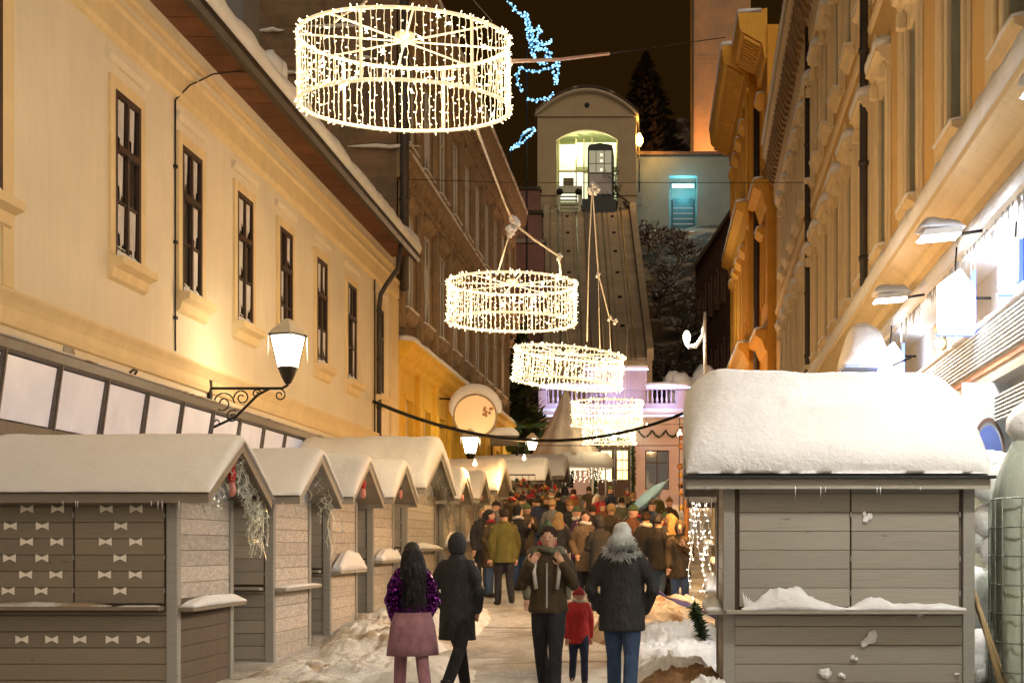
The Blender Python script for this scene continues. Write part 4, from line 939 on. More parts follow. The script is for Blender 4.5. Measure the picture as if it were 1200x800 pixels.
# tall snow covered street lamp between the shrubs
sl = thing('street_lamp', 'snow crusted street lamp with a curved arm beside the dark house', 'lamp', (at(826, 450, 88).x, 88, 4.2))
mb = MB(); mb.tube([(0, 0, 0), (0, 0, 9.5), (0, 0, 11.6)], [.14, .10, .08], 8); mb.build('pole', M('frosted_pole', (.55, .57, .6), .7), sl)
mb = MB(); mb.tube([(0, 0, 11.0), (-.15, 0, 10.0), (-.5, 0, 9.45), (-1.0, 0, 9.4), (-1.1, 0, 9.6)], .07, 6); mb.build('arm', M('frosted_pole', (.55, .57, .6)), sl)
mb = MB(); mb.tube([(0, 0, 11.1), (-.15, 0, 10.15), (-.5, 0, 9.6), (-.95, 0, 9.53)], [.1, .12, .13, .1], 6); mb.build('lamp_snow', snow, sl)
mb = MB(); mb.lathe([(.10, -.35), (.22, .0), (.24, .25), (.12, .5), (0, .55)], (-1.1, 0, 9.95), 10); mb.build('lamp_glass', E('cream_lamp', (1, .9, .6), 3), sl); lamp(sl, (-1.1, -.5, 9.9), 300, (1, .85, .55), .2)

# ================================================================== ring chandeliers
bulbm = E('warm_led', (1.0, .82, .50), 3.2, light=False); wirem = M('warm_white_wire', (.80, .72, .55), .5, .05, bstr=0)
glowwire = E('glowing_wire', (1.0, .76, .42), .5, (.8, .72, .56), light=False)  # glow added to rings, spokes and wires; only the bulbs are lamps
def strand_mesh(L_, seed, bs=1.0, wr=.006, step=.085):
    rnd = random.Random(seed); mb = MB(); pts = []; n = max(3, int(L_ / .07)); ox = 0
    for i in range(n + 1): pts.append((rnd.uniform(-.008, .008) * 1.3, rnd.uniform(-.008, .008), -L_ * i / n))
    mb.tube(pts, wr, 3, 0, cap=False)
    z = rnd.uniform(0, .06)
    while z < L_:
        a = rnd.uniform(0, 2 * PI); d = Vector((math.cos(a), math.sin(a), rnd.uniform(-.3, .3))).normalized(); l_ = rnd.uniform(.02, .045) * bs; p = Vector((0, 0, -z))
        mb.tube([p, p + d * l_ * .4, p + d * l_], [.0045 * bs, .0065 * bs, .0055 * bs], 4, 1)
        z += step * rnd.uniform(.6, 1.4)
    return mb.mesh('light_strand', [glowwire, bulbm])
def chandelier(label, c, r, h, ns, watts, tilt=0, bs=1.0, seed=1, spokes=True, tiltx=0, step=.11):
    t = thing('ring_chandelier', label, 'light ring', c, 0, 'string light rings hung over the street'); t.rotation_euler = (tilt, tiltx, 0)
    def ring(z, rr, tr): 
        mb = MB(); mb.tube([(rr * math.cos(a), rr * math.sin(a), z) for a in [2 * PI * i / 64 for i in range(65)]], tr, 6, cap=False); return mb
    ring(h / 2, r, .020 * bs).build('top_ring', glowwire, t); ring(-h / 2, r, .022 * bs).build('bottom_ring', glowwire, t)
    for k in range(6): a = k * PI / 3 + .3; mb = MB(); mb.tube([(r * math.cos(a), r * math.sin(a), -h / 2), (r * math.cos(a), r * math.sin(a), h / 2)], .018, 6); mb.build('upright', glowwire, t)
    if spokes:
        for k in range(4):
            a = k * PI / 4 + .25; mb = MB(); mb.tube([(-r * math.cos(a), -r * math.sin(a), h / 2 - .02), (r * math.cos(a), r * math.sin(a), h / 2 - .02)], .012, 5); mb.build('spoke', glowwire, t)
        mb = MB(); mb.lathe([(0, -.03), (.10, -.03), (.12, 0), (.11, .07), (.05, .10), (0, .1)], (0, 0, h / 2 + .0), 12); mb.build('hub', wirem, t)
    ms = [strand_mesh(h, seed * 50 + i, bs, .005 * (1 + (bs - 1) * .5), step) for i in range(12)]
    for i in range(ns):
        a = 2 * PI * i / ns + random.uniform(-.012, .012); o = obj('light_strand', ms[i % 12], t, (r * math.cos(a), r * math.sin(a), h / 2)); o.rotation_euler = (0, 0, random.uniform(0, 6)); o.scale = (1, 1, 1 + random.uniform(-.02, .04))
    mb = MB(); rnd = random.Random(seed)
    for zz in (h / 2, -h / 2):
        for i in range(int(110)):
            a = rnd.uniform(0, 2 * PI); p = Vector((r * math.cos(a), r * math.sin(a), zz)); d = Vector((math.cos(a) * rnd.uniform(0, 1), math.sin(a) * rnd.uniform(0, 1), rnd.uniform(-.8, .8) + (.3 if zz > 0 else -.3))).normalized(); l_ = rnd.uniform(.02, .06) * bs
            mb.tube([p, p + d * l_ * .5, p + d * l_], [.004 * bs, .0065 * bs, .006 * bs], 4)
    mb.build('rim_lights', bulbm, t, kind='stuff')
    mb = MB()
    for i in range(26):
        a = rnd.uniform(0, 2 * PI); p = Vector((r * math.cos(a), r * math.sin(a), rnd.uniform(-h / 2, h / 2))); mb.ball(p, .013 * bs, 6, 4)
        for q in range(3): d = Vector((rnd.gauss(0, 1), rnd.gauss(0, 1), rnd.gauss(0, 1))).normalized() * .045 * bs; mb.tube([p - d, p, p + d], [.001, .005, .001], 3)  # crossed spikes shape a star of glare round each bulb
    mb.build('star_glare_bulbs', E('bright_led_glare', (1.0, .88, .62), 12, light=False), t, kind='stuff')
    for k in range(3): a = k * 2 * PI / 3; lamp(t, (r * .7 * math.cos(a), r * .7 * math.sin(a), 0), watts / 3, (1, .74, .40), .12)
    return t
chandelier('nearest and largest ring of string lights at the top of the street view', (-3.0, 16.7, 7.04), 1.2, .76, 92, 160, tilt=R(3.2), seed=1)
chandelier('second ring of string lights below the rope knot', (-2.88, 27.2, 6.16), 1.2, .72, 84, 150, bs=1.15, seed=2, step=.085)
chandelier('third ring of string lights leaning in front of the funicular', (-2.1, 31.4, 5.45), 1.17, .66, 84, 150, tilt=0, tiltx=R(5), bs=1.25, seed=3, step=.08)
chandelier('fourth ring of string lights before the lower station balustrade', (-2.0, 49.8, 6.15), 1.2, .78, 60, 110, bs=1.5, seed=4, spokes=False, step=.10)
chandelier('farthest ring of string lights above the green lit doors', (-2.48, 64, 6.6), 1.15, .9, 50, 40, bs=1.8, seed=5, spokes=False, step=.12)

def cable(label, pts, r=.012, m_=rope, cat='cable', sag=0, name='support_cable', knots=()):
    P_ = [Vector(p) for p in pts]
    if sag:
        a, b = P_[0], P_[-1]; P_ = [a.lerp(b, i / 16) - Vector((0, 0, sag * 4 * (i / 16) * (1 - i / 16))) for i in range(17)]
    t = MB(); t.tube(P_, r, 6)
    o = t.build(name, m_, label=label, cat=cat)
    for k, kr in knots:
        mb = MB(); rr = random.Random(3)
        for i in range(9): mb.ball((k[0] + rr.gauss(0, kr * .4), k[1] + rr.gauss(0, kr * .4), k[2] + rr.gauss(0, kr * .5)), kr * rr.uniform(.3, .6), 7, 5, 0, .35)
        mb.build('snow_knot', snow, o)
    return o
k1 = at(602, 262, 24)
cable('white rope from the largest light ring down to the snowy knot', [at(557, 146, 18), at(575, 195, 20), at(592, 240, 23), k1], .018, knots=((tuple(k1), .13),))
cable('white rope from the snowy knot to the right rim of the second ring', [k1, at(625, 280, 25.5), at(655, 300, 26.6), at(657, 322, 27)], .02, knots=((tuple(at(656, 300, 26.6)), .06),))
cable('white rope from the snowy knot to the left rim of the second ring', [k1, at(592, 290, 25.5), at(583, 322, 27)], .015)
cable('pale rope strung from the top of the frame to the largest ring', [at(445, -20, 17.5), at(425, 6, 17), at(404, 16, 16.6), at(392, 26, 15.8)], .016)
cable('thin wire above the largest ring leading up out of view', [at(478, 38, 16.7), at(470, -40, 17)], .008, cablem)
cable('thin dark wire left of the hub of the largest ring', [at(405, 12, 16.4), at(450, -40, 17)], .008, cablem)
cable('thin wire right of the hub of the largest ring', [at(577, 25, 16.4), at(520, -40, 17)], .008, cablem)
cable('lit taut rod reaching right from the largest ring', [at(598, 72, 16.7), at(655, 70, 18), at(713, 63, 20)], .024, M('pinkish_rod', (.75, .5, .4), .6))
cable('thin dark wire across the sky towards the ochre house', [at(713, 63, 20), at(850, 44, 40)], .012, cablem)
k2 = at(694, 218, 29)
cable('white rope hanging straight from the frosty knot before the station', [k2, at(690, 300, 30), at(688, 400, 31)], .013, knots=((tuple(k2), .10), (tuple(at(700, 222, 29)), .07)))
cable('white rope running right of the stair trench to the third ring', [k2, at(701, 320, 30.4), at(714, 372, 31), at(722, 378, 31)], .015, knots=((tuple(at(701, 321, 30.4)), .05), (tuple(at(715, 372, 31)), .05), (tuple(at(722, 376, 31)), .05)))
cable('vertical white wire down to the third ring from the small knot', [at(701, 320, 30.4), at(703, 408, 31)], .010)
cable('short vertical wire above the right side of the third ring', [at(714, 372, 31), at(716, 420, 31.4)], .008)
cable('thick black power cable sagging across the street under the rings', [at(437, 470, 38.2), at(806, 482, 43)], .05, cablem, sag=.95)
cable('thin wire stretched in front of the brown house facade', [at(474, 210, 42), at(600, 214, 52), at(950, 214, 52)], .012, cablem)
for i, (px, dx) in enumerate(((655, -12), (690, -4), (712, 4))): cable(['left', 'middle', 'right'][i] + ' thin hanger wire of the fourth ring', [at(px + 20, 468, 49.5), at(px + dx + 20, 380, 50)], .01, rope)

# blue rope light figure (generic antlered animal) on a mast
rl = thing('light_figure', 'blue white rope light figure of a leaping animal on a mast above the trees', 'light figure', (at(617, 110, 80).x, 80, 0))
bl = E('ice_blue_led', (.30, .68, 1.0), 1.5, light=False); bw = E('ice_blue_wire', (.10, .40, .75), .35, (.1, .3, .5), light=False)
curves = [[(596, 4), (602, 10), (606, 14), (612, 18), (617, 17), (618, 26), (618, 40), (621, 52), (625, 64), (630, 74), (640, 76)], [(612, 18), (620, 22), (622, 34), (625, 46), (632, 56), (640, 60)], [(627, 36), (632, 33), (635, 37), (629, 42), (631, 50), (638, 53), (643, 51), (646, 46)],
          [(622, 50), (628, 58), (638, 58), (646, 62), (643, 68), (636, 66)], [(609, 80), (605, 90), (608, 100), (612, 108)], [(609, 80), (622, 84), (634, 83), (646, 80), (652, 74), (655, 76), (654, 90), (652, 98), (650, 90), (647, 80)], [(619, 115), (625, 118), (636, 116), (645, 115), (648, 107)], [(624, 62), (628, 70), (638, 74), (646, 66)], [(618, 30), (624, 40), (622, 48), (630, 60)]]
for c_ in curves:
    pts = []
    for a, b in zip(c_, c_[1:]):
        for k in range(4): f = k / 4; p = at(a[0] + (b[0] - a[0]) * f + random.uniform(-.5, .5), a[1] + (b[1] - a[1]) * f, 80); pts.append((p.x - rl.location.x, 0, p.z))
    mb = MB(); mb.tube(pts, .035, 4, 0); rr = random.Random(len(pts))
    for p in pts:
        for _ in range(2):
            if rr.random() < .8: mb.ball((p[0] + rr.uniform(-.1, .1), rr.uniform(-.1, .1), p[2] + rr.uniform(-.1, .1)), rr.uniform(.035, .065), 5, 3, 1)
    mb.build('light_rope', [bw, bl], rl)
mb = MB(); mb.tube([(0, .12, 4), (0, .12, 29)], .06, 6); mb.build('mast', iron, rl)
r2 = thing('light_rope', 'short rope of blue lights draped on a slope left of the upper station', 'rope light', (at(612, 165, 80).x, 80, 0))
pts = [(at(px, py, 80).x - r2.location.x, 0, at(px, py, 80).z) for px, py in ((598, 176), (603, 171), (608, 168), (611, 160), (617, 155), (625, 150), (627, 153), (620, 160), (610, 169), (602, 174))]
mb = MB(); mb.tube(pts, .04, 4); 
for a, b in zip(pts, pts[1:]):
    for k in range(4): f = k / 4; mb.ball((a[0] + (b[0] - a[0]) * f, random.uniform(-.1, .1), a[2] + (b[2] - a[2]) * f + random.uniform(-.08, .08)), random.uniform(.04, .08), 5, 3, 1)
mb.tube([(pts[0][0], .1, 4), (pts[0][0], .1, pts[0][2])], .05, 5, 2); mb.build('rope', [bw, bl, iron], r2)

# brown side wall and slope stones left of the incline
sw_ = thing('side_retaining_wall', 'reddish brown retaining wall stepping up left of the funicular incline', 'wall', (0, 0, 0))
for i, (Y, xa, xb, za, zb_) in enumerate(((100, -11.5, -8.2, 6, 19.5), (112, -12.8, -9.4, 10, 25), (124, -14.2, -10.6, 14, 30), (136, -15.5, -11.8, 18, 35))):
    mb = MB(); mb.box(xa - 8, xb, Y, Y + 1.2, za, zb_); mb.build('wall_section', M('reddish_wall', (.20, .10, .075), .9, .2, .6, bs=8, streak=.3), sw_)
    mb = MB(); mb.box(xa - 8.1, xb + .1, Y - .15, Y + 1.3, zb_, zb_ + .3); mb.build('coping', farsnow, sw_)
# ================================================================== market stalls
def plank(parent, x0, x1, z0, z1, y, m_, name='plank', th=.022, axis='x', c=.005):
    """horizontal board facing -y (axis x) or facing +-x (axis y: x0,x1 are y limits and y is the x position)"""
    mb = MB(); w_ = x1 - x0; h_ = z1 - z0
    key = (round(w_, 3), round(h_, 3), th, m_.name, name)
    if key not in PL:
        mb.cbox(-w_ / 2, w_ / 2, -th, 0, -h_ / 2, h_ / 2, c); PL[key] = mb.mesh(name, m_)
    o = obj(name, PL[key], parent)
    j = random.uniform(-.0025, .0025)
    if axis == 'x': o.location = ((x0 + x1) / 2, y + j, (z0 + z1) / 2)
    else: o.location = (y + j, (x0 + x1) / 2, (z0 + z1) / 2); o.rotation_euler = (0, 0, PI / 2)
    return o
PL = {}
def lump(parent, x0, x1, y0, y1, z, h, seed, mat_=None, name='ledge_snow', nx=26, ny=7, rough_=1.0, shape=None):
    mb = MB()
    for s_ in (0, 1):
        for j in range(ny + 1):
            for i in range(nx + 1):
                u = i / nx; v = j / ny; e = min(1, 4.5 * min(u, 1 - u) + .15) ** .6 * min(1, 3.5 * min(v, 1 - v) + .12) ** .6
                hh = h * (shape(u) if shape else 1) * (1 + .7 * rough_ * fbm(x0 + (x1 - x0) * u * 2.2 + seed, v * .8, seed) + .35 * rough_ * fbm((x0 + (x1 - x0) * u) * 9 + seed, v * 4, 2))
                x = x0 + (x1 - x0) * u; y = y0 + (y1 - y0) * v
                mb.v.append((x, y, z + (max(.004, hh * e) if s_ == 0 else 0)))
    n1 = nx + 1; o = (nx + 1) * (ny + 1)
    for j in range(ny):
        for i in range(nx):
            a = j * n1 + i; mb.f.append((a, a + 1, a + n1 + 1, a + n1)); mb.f.append((o + a, o + a + n1, o + a + n1 + 1, o + a + 1)); mb.m += [0, 0]; mb.sm += [True, True]
    for i in range(nx):
        mb.f.append((i, o + i, o + i + 1, i + 1)); k = ny * n1 + i; mb.f.append((k, k + 1, o + k + 1, o + k)); mb.m += [0, 0]; mb.sm += [True, True]
    for j in range(ny):
        a = j * n1; mb.f.append((a, a + n1, o + a + n1, o + a)); a += nx; mb.f.append((a, o + a, o + a + n1, a + n1)); mb.m += [0, 0]; mb.sm += [True, True]
    return mb.build(name, mat_ or snow, parent)
def snowroof(parent, x0, x1, hw, zr, rise, th, seed, round_=.5, over=.04, mat_=None, nx=60, ny=40, wob=.17, sidex=1.0):
    """snow lying on a gable roof: closed shell; hw half width, zr ridge height, rise ridge minus eave"""
    mb = MB(); X0 = x0 - over; X1 = x1 + over; HW = hw + over
    rs_ = round_
    def top(x, v):   # v in -1..1
        s_ = 2 * (x - X0) / (X1 - X0) - 1
        base = zr - rise * (math.sqrt(v * v + .05 * rs_) - math.sqrt(.05 * rs_)) / (math.sqrt(1 + .05 * rs_) - math.sqrt(.05 * rs_))
        prof = max(0, 1 - abs(v) ** (5 if th < .4 else 7)) ** .5; ends = max(0, 1 - abs(s_) ** 26 * sidex) ** .5
        n_ = 1 + wob * 2 * fbm(x * .9 + seed, v * 1.2, seed) + wob * .5 * fbm(x * 4 + seed, v * 5, 1)
        k = th * n_ * (.16 + .84 * prof) * (.25 + .75 * ends)
        return base + k
    n1 = nx + 1
    def sp(i, n): t = i / n * 2 - 1; return (abs(t) ** .8) * (1 if t > 0 else -1) if False else math.sin(t * PI / 2) * .6 + t * .4
    for s_ in (0, 1):
        for j in range(ny + 1):
            v = sp(j, ny)
            for i in range(n1):
                u = sp(i, nx); x = (X0 + X1) / 2 + (X1 - X0) / 2 * u; y = v * HW
                if s_ == 0:
                    z = top(x, v)
                    bul = .05 * th * (1 - abs(v)) 
                    mb.v.append((x + .02 * fbm(y * 3, z * 3, seed), y + .03 * wob * 10 * fbm(x * 3, z, seed), z))
                else: mb.v.append((x, y, zr - rise * abs(v) + .012))
    o = n1 * (ny + 1)
    for j in range(ny):
        for i in range(nx):
            a = j * n1 + i; mb.f.append((a, a + 1, a + n1 + 1, a + n1)); mb.f.append((o + a, o + a + n1, o + a + n1 + 1, o + a + 1)); mb.m += [0, 0]; mb.sm += [True, False]
    for i in range(nx):
        mb.f.append((i, o + i, o + i + 1, i + 1)); k = ny * n1 + i; mb.f.append((k, k + 1, o + k + 1, o + k)); mb.m += [0, 0]; mb.sm += [True, True]
    for j in range(ny):
        a = j * n1; mb.f.append((a, a + n1, o + a + n1, o + a)); a += nx; mb.f.append((a, o + a, o + a + n1, a + n1)); mb.m += [0, 0]; mb.sm += [True, True]
    return mb.build('roof_snow', mat_ or roofsnow, parent)
def kiosk(label, loc, L_, W_, g, H=2.17, rise=.60, wood_=None, th=.16, wing=None, seed=1, doors=None, ledge_side=True, snow_side=.1, front=True, plank_h=.173, sh_h=None, over=.38, group='wooden market stalls lining the left side', white_gable=True, side_mat=None, frontledge=True, eave_o=.2, rz=0):
    t = thing('market_stall', label, 'market stall', loc, rz, group)
    wood_ = wood_ or plankm; hx = L_ / 2; hy = W_ / 2; P_ = .12
    side_mat = side_mat or frostm
    for x in (-hx, hx - P_):
        for y in (-hy, hy - P_):
            mb = MB(); mb.cbox(x, x + P_, y, y + P_, -.3, H - .02, .008); mb.build('corner_post', postm, t)
    mb = MB(); mb.box(-hx + .07, hx - .07, -hy + .065, hy - .05, -.2, H - .03); mb.build('inner_wall', felt, t)
    # front face
    if front:
        z = -.18; zl = .90
        rows = []
        while z < zl - .01: rows.append((z + .002, min(z + plank_h - .004, zl))); z += plank_h
        for a, b in rows: plank(t, -hx + P_, hx - P_, a, b, -hy + .05, wood_)
        dv = doors if doors else [(-hx + P_ + .01, 0), (0, hx - P_ - .01)]
        for (a, b) in dv:
            sh = MB(); sh.box(a + .02, b - .02, -hy + .050, -hy + .056, .97, H - .03); s_ = sh.build('shutter', felt, t)
            z = .985; ph = sh_h or plank_h
            while z < H - .06:
                zt = min(z + ph - .004, H - .035); o = plank(s_, a + .008, b - .008, z, zt, -hy + .043, wood_, th=.026); z += ph
        for a in sorted({v for d in dv for v in d})[1:]:
            mb = MB()
            for zz in (1.1, 1.45, 1.9): mb.box(a - .006, a + .006, -hy - .0, -hy + .02, zz, zz + .05)
            mb.build('hinge', steel, t)
        if frontledge:
            mb = MB(); mb.cbox(-hx + .02, hx - P_ - .02, -hy - .17, -hy + .02, .915, .955, .008); mb.build('ledge', wood_, t)
    # side face toward street
    xs = hx if g > 0 else -hx; z = -.18; i = 0
    while z < H - .08:
        zt = min(z + plank_h - .004, H - .03)
        up = z > .9
        o = plank(t, -hy + P_, hy - P_, z, zt, xs - (.045 if g > 0 else -.045) + (.0 if g > 0 else 0), side_mat if up or seed > 1 else felt, axis='y')
        if g > 0: o.rotation_euler = (0, 0, PI / 2)
        else: o.rotation_euler = (0, 0, -PI / 2)
        z += plank_h
    if ledge_side:
        mb = MB(); a, b = (hx - .03, hx + .16) if g > 0 else (-hx - .16, -hx + .03); mb.cbox(a, b, -hy + .03, hy - .02, .90, .94, .006); mb.build('side_ledge', wood_, t)
        if snow_side: lump(t, a + (.03 if g > 0 else -.01), b + (.01 if g > 0 else -.03), -hy + .05, hy - .04, .94, snow_side, seed + 4, nx=10, ny=18)
    # gable, roof boards and fascia
    ex0 = -hx - (over if g < 0 else .12); ex1 = hx + (over if g > 0 else .12); hw = hy + eave_o; zr = H + rise; ez = H - .02
    def rz_(y): return zr - (zr - ez) * abs(y) / hw
    for s_ in (-1, 1):
        x = s_ * hx - s_ * .04
        mb = MB(); mb.prism([(-hy, H - .03), (hy, H - .03), (hy, rz_(hy) - .03), (0, zr - .04), (-hy, rz_(hy) - .03)], min(x, x - s_ * .02), max(x, x - s_ * .02), 'x'); mb.build('gable_board', trimwhite if white_gable and s_ == g else wood_, t)
    for s_ in (-1, 1):
        n = 6
        for i in range(n):
            a = i / n; b = (i + 1) / n; y0 = s_ * hw * a; y1 = s_ * hw * b; z0 = zr - (zr - ez) * a; z1 = zr - (zr - ez) * b
            mb = MB(); mb.add([(ex0, y0, z0 - .028), (ex1, y0, z0 - .028), (ex1, y1, z1 - .028), (ex0, y1, z1 - .028), (ex0, y0, z0 - .004), (ex1, y0, z0 - .004), (ex1, y1 - s_ * .006, z1 - .004), (ex0, y1 - s_ * .006, z1 - .004)], [(0, 1, 2, 3), (7, 6, 5, 4), (0, 4, 5, 1), (2, 6, 7, 3), (1, 5, 6, 2), (3, 7, 4, 0)] if s_ < 0 else [(3, 2, 1, 0), (4, 5, 6, 7), (1, 5, 4, 0), (3, 7, 6, 2), (2, 6, 5, 1), (0, 4, 7, 3)])
            mb.build('roof_board', wood_, t)
        mb = MB(); mb.box(ex0, ex1, min(s_ * hw, s_ * (hw + .02)), max(s_ * hw, s_ * (hw + .02)), ez - .10, ez + .0); mb.build('fascia_board', wood_, t)
        xb = ex1 if g > 0 else ex0 - .022
        mb = MB(); mb.add([(xb, 0, zr - .11), (xb, 0, zr + .01), (xb, s_ * (hw + .02), ez + .01), (xb, s_ * (hw + .02), ez - .10), (xb + .022, 0, zr - .11), (xb + .022, 0, zr + .01), (xb + .022, s_ * (hw + .02), ez + .01), (xb + .022, s_ * (hw + .02), ez - .10)], [(0, 1, 2, 3), (7, 6, 5, 4), (0, 4, 5, 1), (1, 5, 6, 2), (2, 6, 7, 3), (3, 7, 4, 0)]); mb.build('barge_board', wood_, t)
    snowroof(t, ex0, ex1, hw + .02, zr, zr - ez, th, seed * 3.7, over=.05)
    t['g'] = g
    mb = MB(); icicles(mb, (ex0 + .2, -hw - .02, ez - .1), (ex1 - .1, -hw - .02, ez - .1), 7, .05, .16, .007); mb.build('icicle', icem, t)
    return t, dict(hx=hx, hy=hy, ex0=ex0, ex1=ex1, hw=hw, zr=zr, ez=ez)
def tinsel(t, d, g, seed, dens=1.0, red=True, drop=.9, m_=None):
    rnd = random.Random(seed); mb = MB(); x = (d['ex1'] - .12) if g > 0 else (d['ex0'] + .12); hw = d['hw']
    for i in range(int(34 * dens)):
        y = rnd.uniform(-hw * .75, hw); z0 = d['zr'] - (d['zr'] - d['ez']) * abs(y) / hw - .06; L_ = rnd.uniform(.15, .5); p = [(x + rnd.uniform(-.05, .05), y, z0)]
        for k in range(6): q = p[-1]; p.append((q[0] + rnd.uniform(-.05, .05), q[1] + rnd.uniform(-.09, .09), q[2] - L_ / 6))
        mb.tube(p, .006, 3, cap=False)
        for q in p:
            for _ in range(4): dd = Vector((rnd.gauss(0, 1), rnd.gauss(0, 1), rnd.gauss(0, 1))).normalized() * .045; e = dd.orthogonal().normalized() * .006; v = Vector(q); mb.add([v - e, v + e, v + dd], [(0, 1, 2)])
    for i in range(int(9 * dens)):
        y = hw - rnd.uniform(-.02, .25); z0 = d['ez'] - .02; p = [(x + rnd.uniform(-.06, .06), y, z0)]; L_ = rnd.uniform(.4, drop)
        for k in range(9): q = p[-1]; p.append((q[0] + rnd.uniform(-.03, .03), q[1] + rnd.uniform(-.04, .04), q[2] - L_ / 9))
        mb.tube(p, .005, 3, cap=False)
        for q in p:
            for _ in range(2): dd = Vector((rnd.gauss(0, 1), rnd.gauss(0, 1), rnd.gauss(0, 1))).normalized() * .035; e = dd.orthogonal().normalized() * .006; v = Vector(q); mb.add([v - e, v + e, v + dd], [(0, 1, 2)])
    p = t.location; o = mb.build('tinsel_garland', m_ or tinsel_m, None, tuple(p)); return o
def star_ornament(loc, label, m_=redm, r=.16):
    o = thing('gable_ornament', label, 'ornament', loc)
    for k in range(3): mb = MB(); mb.ball((0, 0, -k * r * .9), (r * .25, r * (.6 - .1 * k), r * .55), 8, 5, 0, .18); mb.build('bow_piece', m_ if k < 2 else M('pinkish_ribbon', (.62, .25, .22), .6), o)
    return o
XR = -5.2
names = ['nearest wooden stall with white bow stickers on its closed shutters', 'second wooden stall from the front with a plain frosted gable', 'third wooden stall from the front with a red bow in its gable', 'fourth wooden stall from the front with dark ribbon in its gable', 'large wooden stall with the highest snowy ridge on the left side', 'narrow stall just beyond the large high ridged stall', 'small stall second beyond the large high ridged stall', 'wide snowy stall in front of the far wall lantern']
# (near Y, depth, extra height, X right)
st = [(15.45, 2.02, 0, 0, 2.2, .60, .10, 0), (19.25, 2.05, 0, 0, 2.2, .60, .10, 0), (22.5, 2.0, -.08, 0, 2.2, .60, .13, 0), (25.8, 2.0, -.10, 0, 2.2, .60, .14, -.08), (28.9, 3.6, -.02, .05, 2.3, .80, .36, -.12), (34.0, 1.9, -.12, .0, 2.2, .55, .22, -.32), (37.6, 1.9, -.12, 0, 2.2, .55, .22, -.42), (41.2, 3.6, -.10, .05, 2.4, .70, .34, -.38)]
for i, (y0, W_, dh, dx, L_, rise_, th_, sink) in enumerate(st):
    zb = ground(-6, y0 + W_ / 2) + sink
    kw = {}
    if i == 0: kw = dict(doors=[(-1.1 + .13, 1.1 - .14 - .97), (1.1 - .14 - .97, 1.1 - .14)], wood_=plankd, seed=1, snow_side=.09)
    t, d = kiosk(names[i], (XR + dx - L_ / 2, y0 + W_ / 2, zb), L_, W_, 1, H=2.17 + dh, rise=rise_, th=th_, **({'seed': i + 2, 'snow_side': [.1, .03, .26, .22, .1, .3, .2, .1][i], 'wood_': plankm} | kw))
    if i == 0:
        S0 = t; b0 = []
        rows = [(596, (31, 67, 124, 159)), (616, (11.5, 49, 141)), (634.5, (30.5, 66, 123, 158.5)), (653.5, (10.5, 48.5, 140)), (673, (29.5, 65, 122, 158)), (692, (9, 47.5, 140)), (749, (24.5, 59.5, 92.5, 130.5, 167)), (577.5, (11, 49, 141))]
        mb = MB(); w_, h_ = .068, .044; mb.add([(-w_, 0, h_), (0, 0, h_ * .25), (w_, 0, h_), (w_, 0, -h_), (0, 0, -h_ * .25), (-w_, 0, -h_), (-w_, .004, h_), (0, .004, h_ * .25), (w_, .004, h_), (w_, .004, -h_), (0, .004, -h_ * .25), (-w_, .004, -h_)], [(5, 4, 1, 0), (4, 3, 2, 1), (0, 1, 7, 6), (1, 2, 8, 7), (2, 3, 9, 8), (3, 4, 10, 9), (4, 5, 11, 10), (5, 0, 6, 11)])
        me = mb.mesh('bow_sticker', stickerm); Yf = y0 - .002
        for py, xs in rows[:-1]:
            for px in xs: p = at(px, py, Yf); o = obj('bow_sticker', me, t, (p.x - t.location.x, (Yf + .020 if py > 720 else Yf + .010) - t.location.y, p.z - zb))
        lump(t, -1.0, 1.1 - .7, -W_ / 2 - .15, -W_ / 2 + .02, .955, .045, 3, mat_=dirtysnow); lump(t, .5, .94, -W_ / 2 - .15, -W_ / 2, .955, .015, 5, mat_=dirtysnow)
        tag(tinsel(t, d, 1, 4, 1.9, drop=.7), 'silvery tinsel hanging from the gable of the nearest stall', 'tinsel')
        star_ornament((t.location.x + d['ex1'] - .1, t.location.y, zb + d['zr'] - .22), 'red bow ornament in the gable of the nearest stall', r=.17)
    elif i in (1, 4): tag(tinsel(t, d, 1, 9 + i, .35 if i == 1 else 2.2, m_=None if i == 1 else M('grey_tinsel', (.30, .30, .28), .4, metal=.3)), 'sparse tinsel strand in the gable of the second stall' if i == 1 else 'dense grey tinsel in the gable of the large high ridged stall', 'tinsel')
    if i in (2, 3, 5, 6): star_ornament((t.location.x + d['ex1'] - .08, t.location.y, zb + d['zr'] - .2), {2: 'red bow ornament in the gable of the third stall', 3: 'dark grey ribbon ornament in the gable of the fourth stall', 5: 'dark star ornament in the gable of the narrow stall', 6: 'dark ornament in the gable of the small far stall'}[i], redm if i == 2 else M('dark_ribbon', (.08, .08, .09), .5), .17)
# front-corner snow cushions that jut from stalls 3 and 4 are part of the ledge snow already
# ------------------------------------------------ big kiosk on the right
zb = 0.0
Rk, rd = kiosk('big grey wooden kiosk at right under a huge cap of snow', (.60 + 1.27, 14.8 + 1.0, zb), 2.57, 2.0, -1, H=2.30, rise=.62, wood_=plankm, th=.10, seed=9, group='wooden market stalls lining the left side' if False else None, plank_h=.193, over=.36, eave_o=.16, doors=[(-1.285 + .16, .02), (.02, 1.285 - .15)], snow_side=.12, side_mat=plankm, white_gable=False)
for o in [q for q in bpy.data.objects if q.parent == Rk and q.name.startswith('roof_snow')]: bpy.data.objects.remove(o)
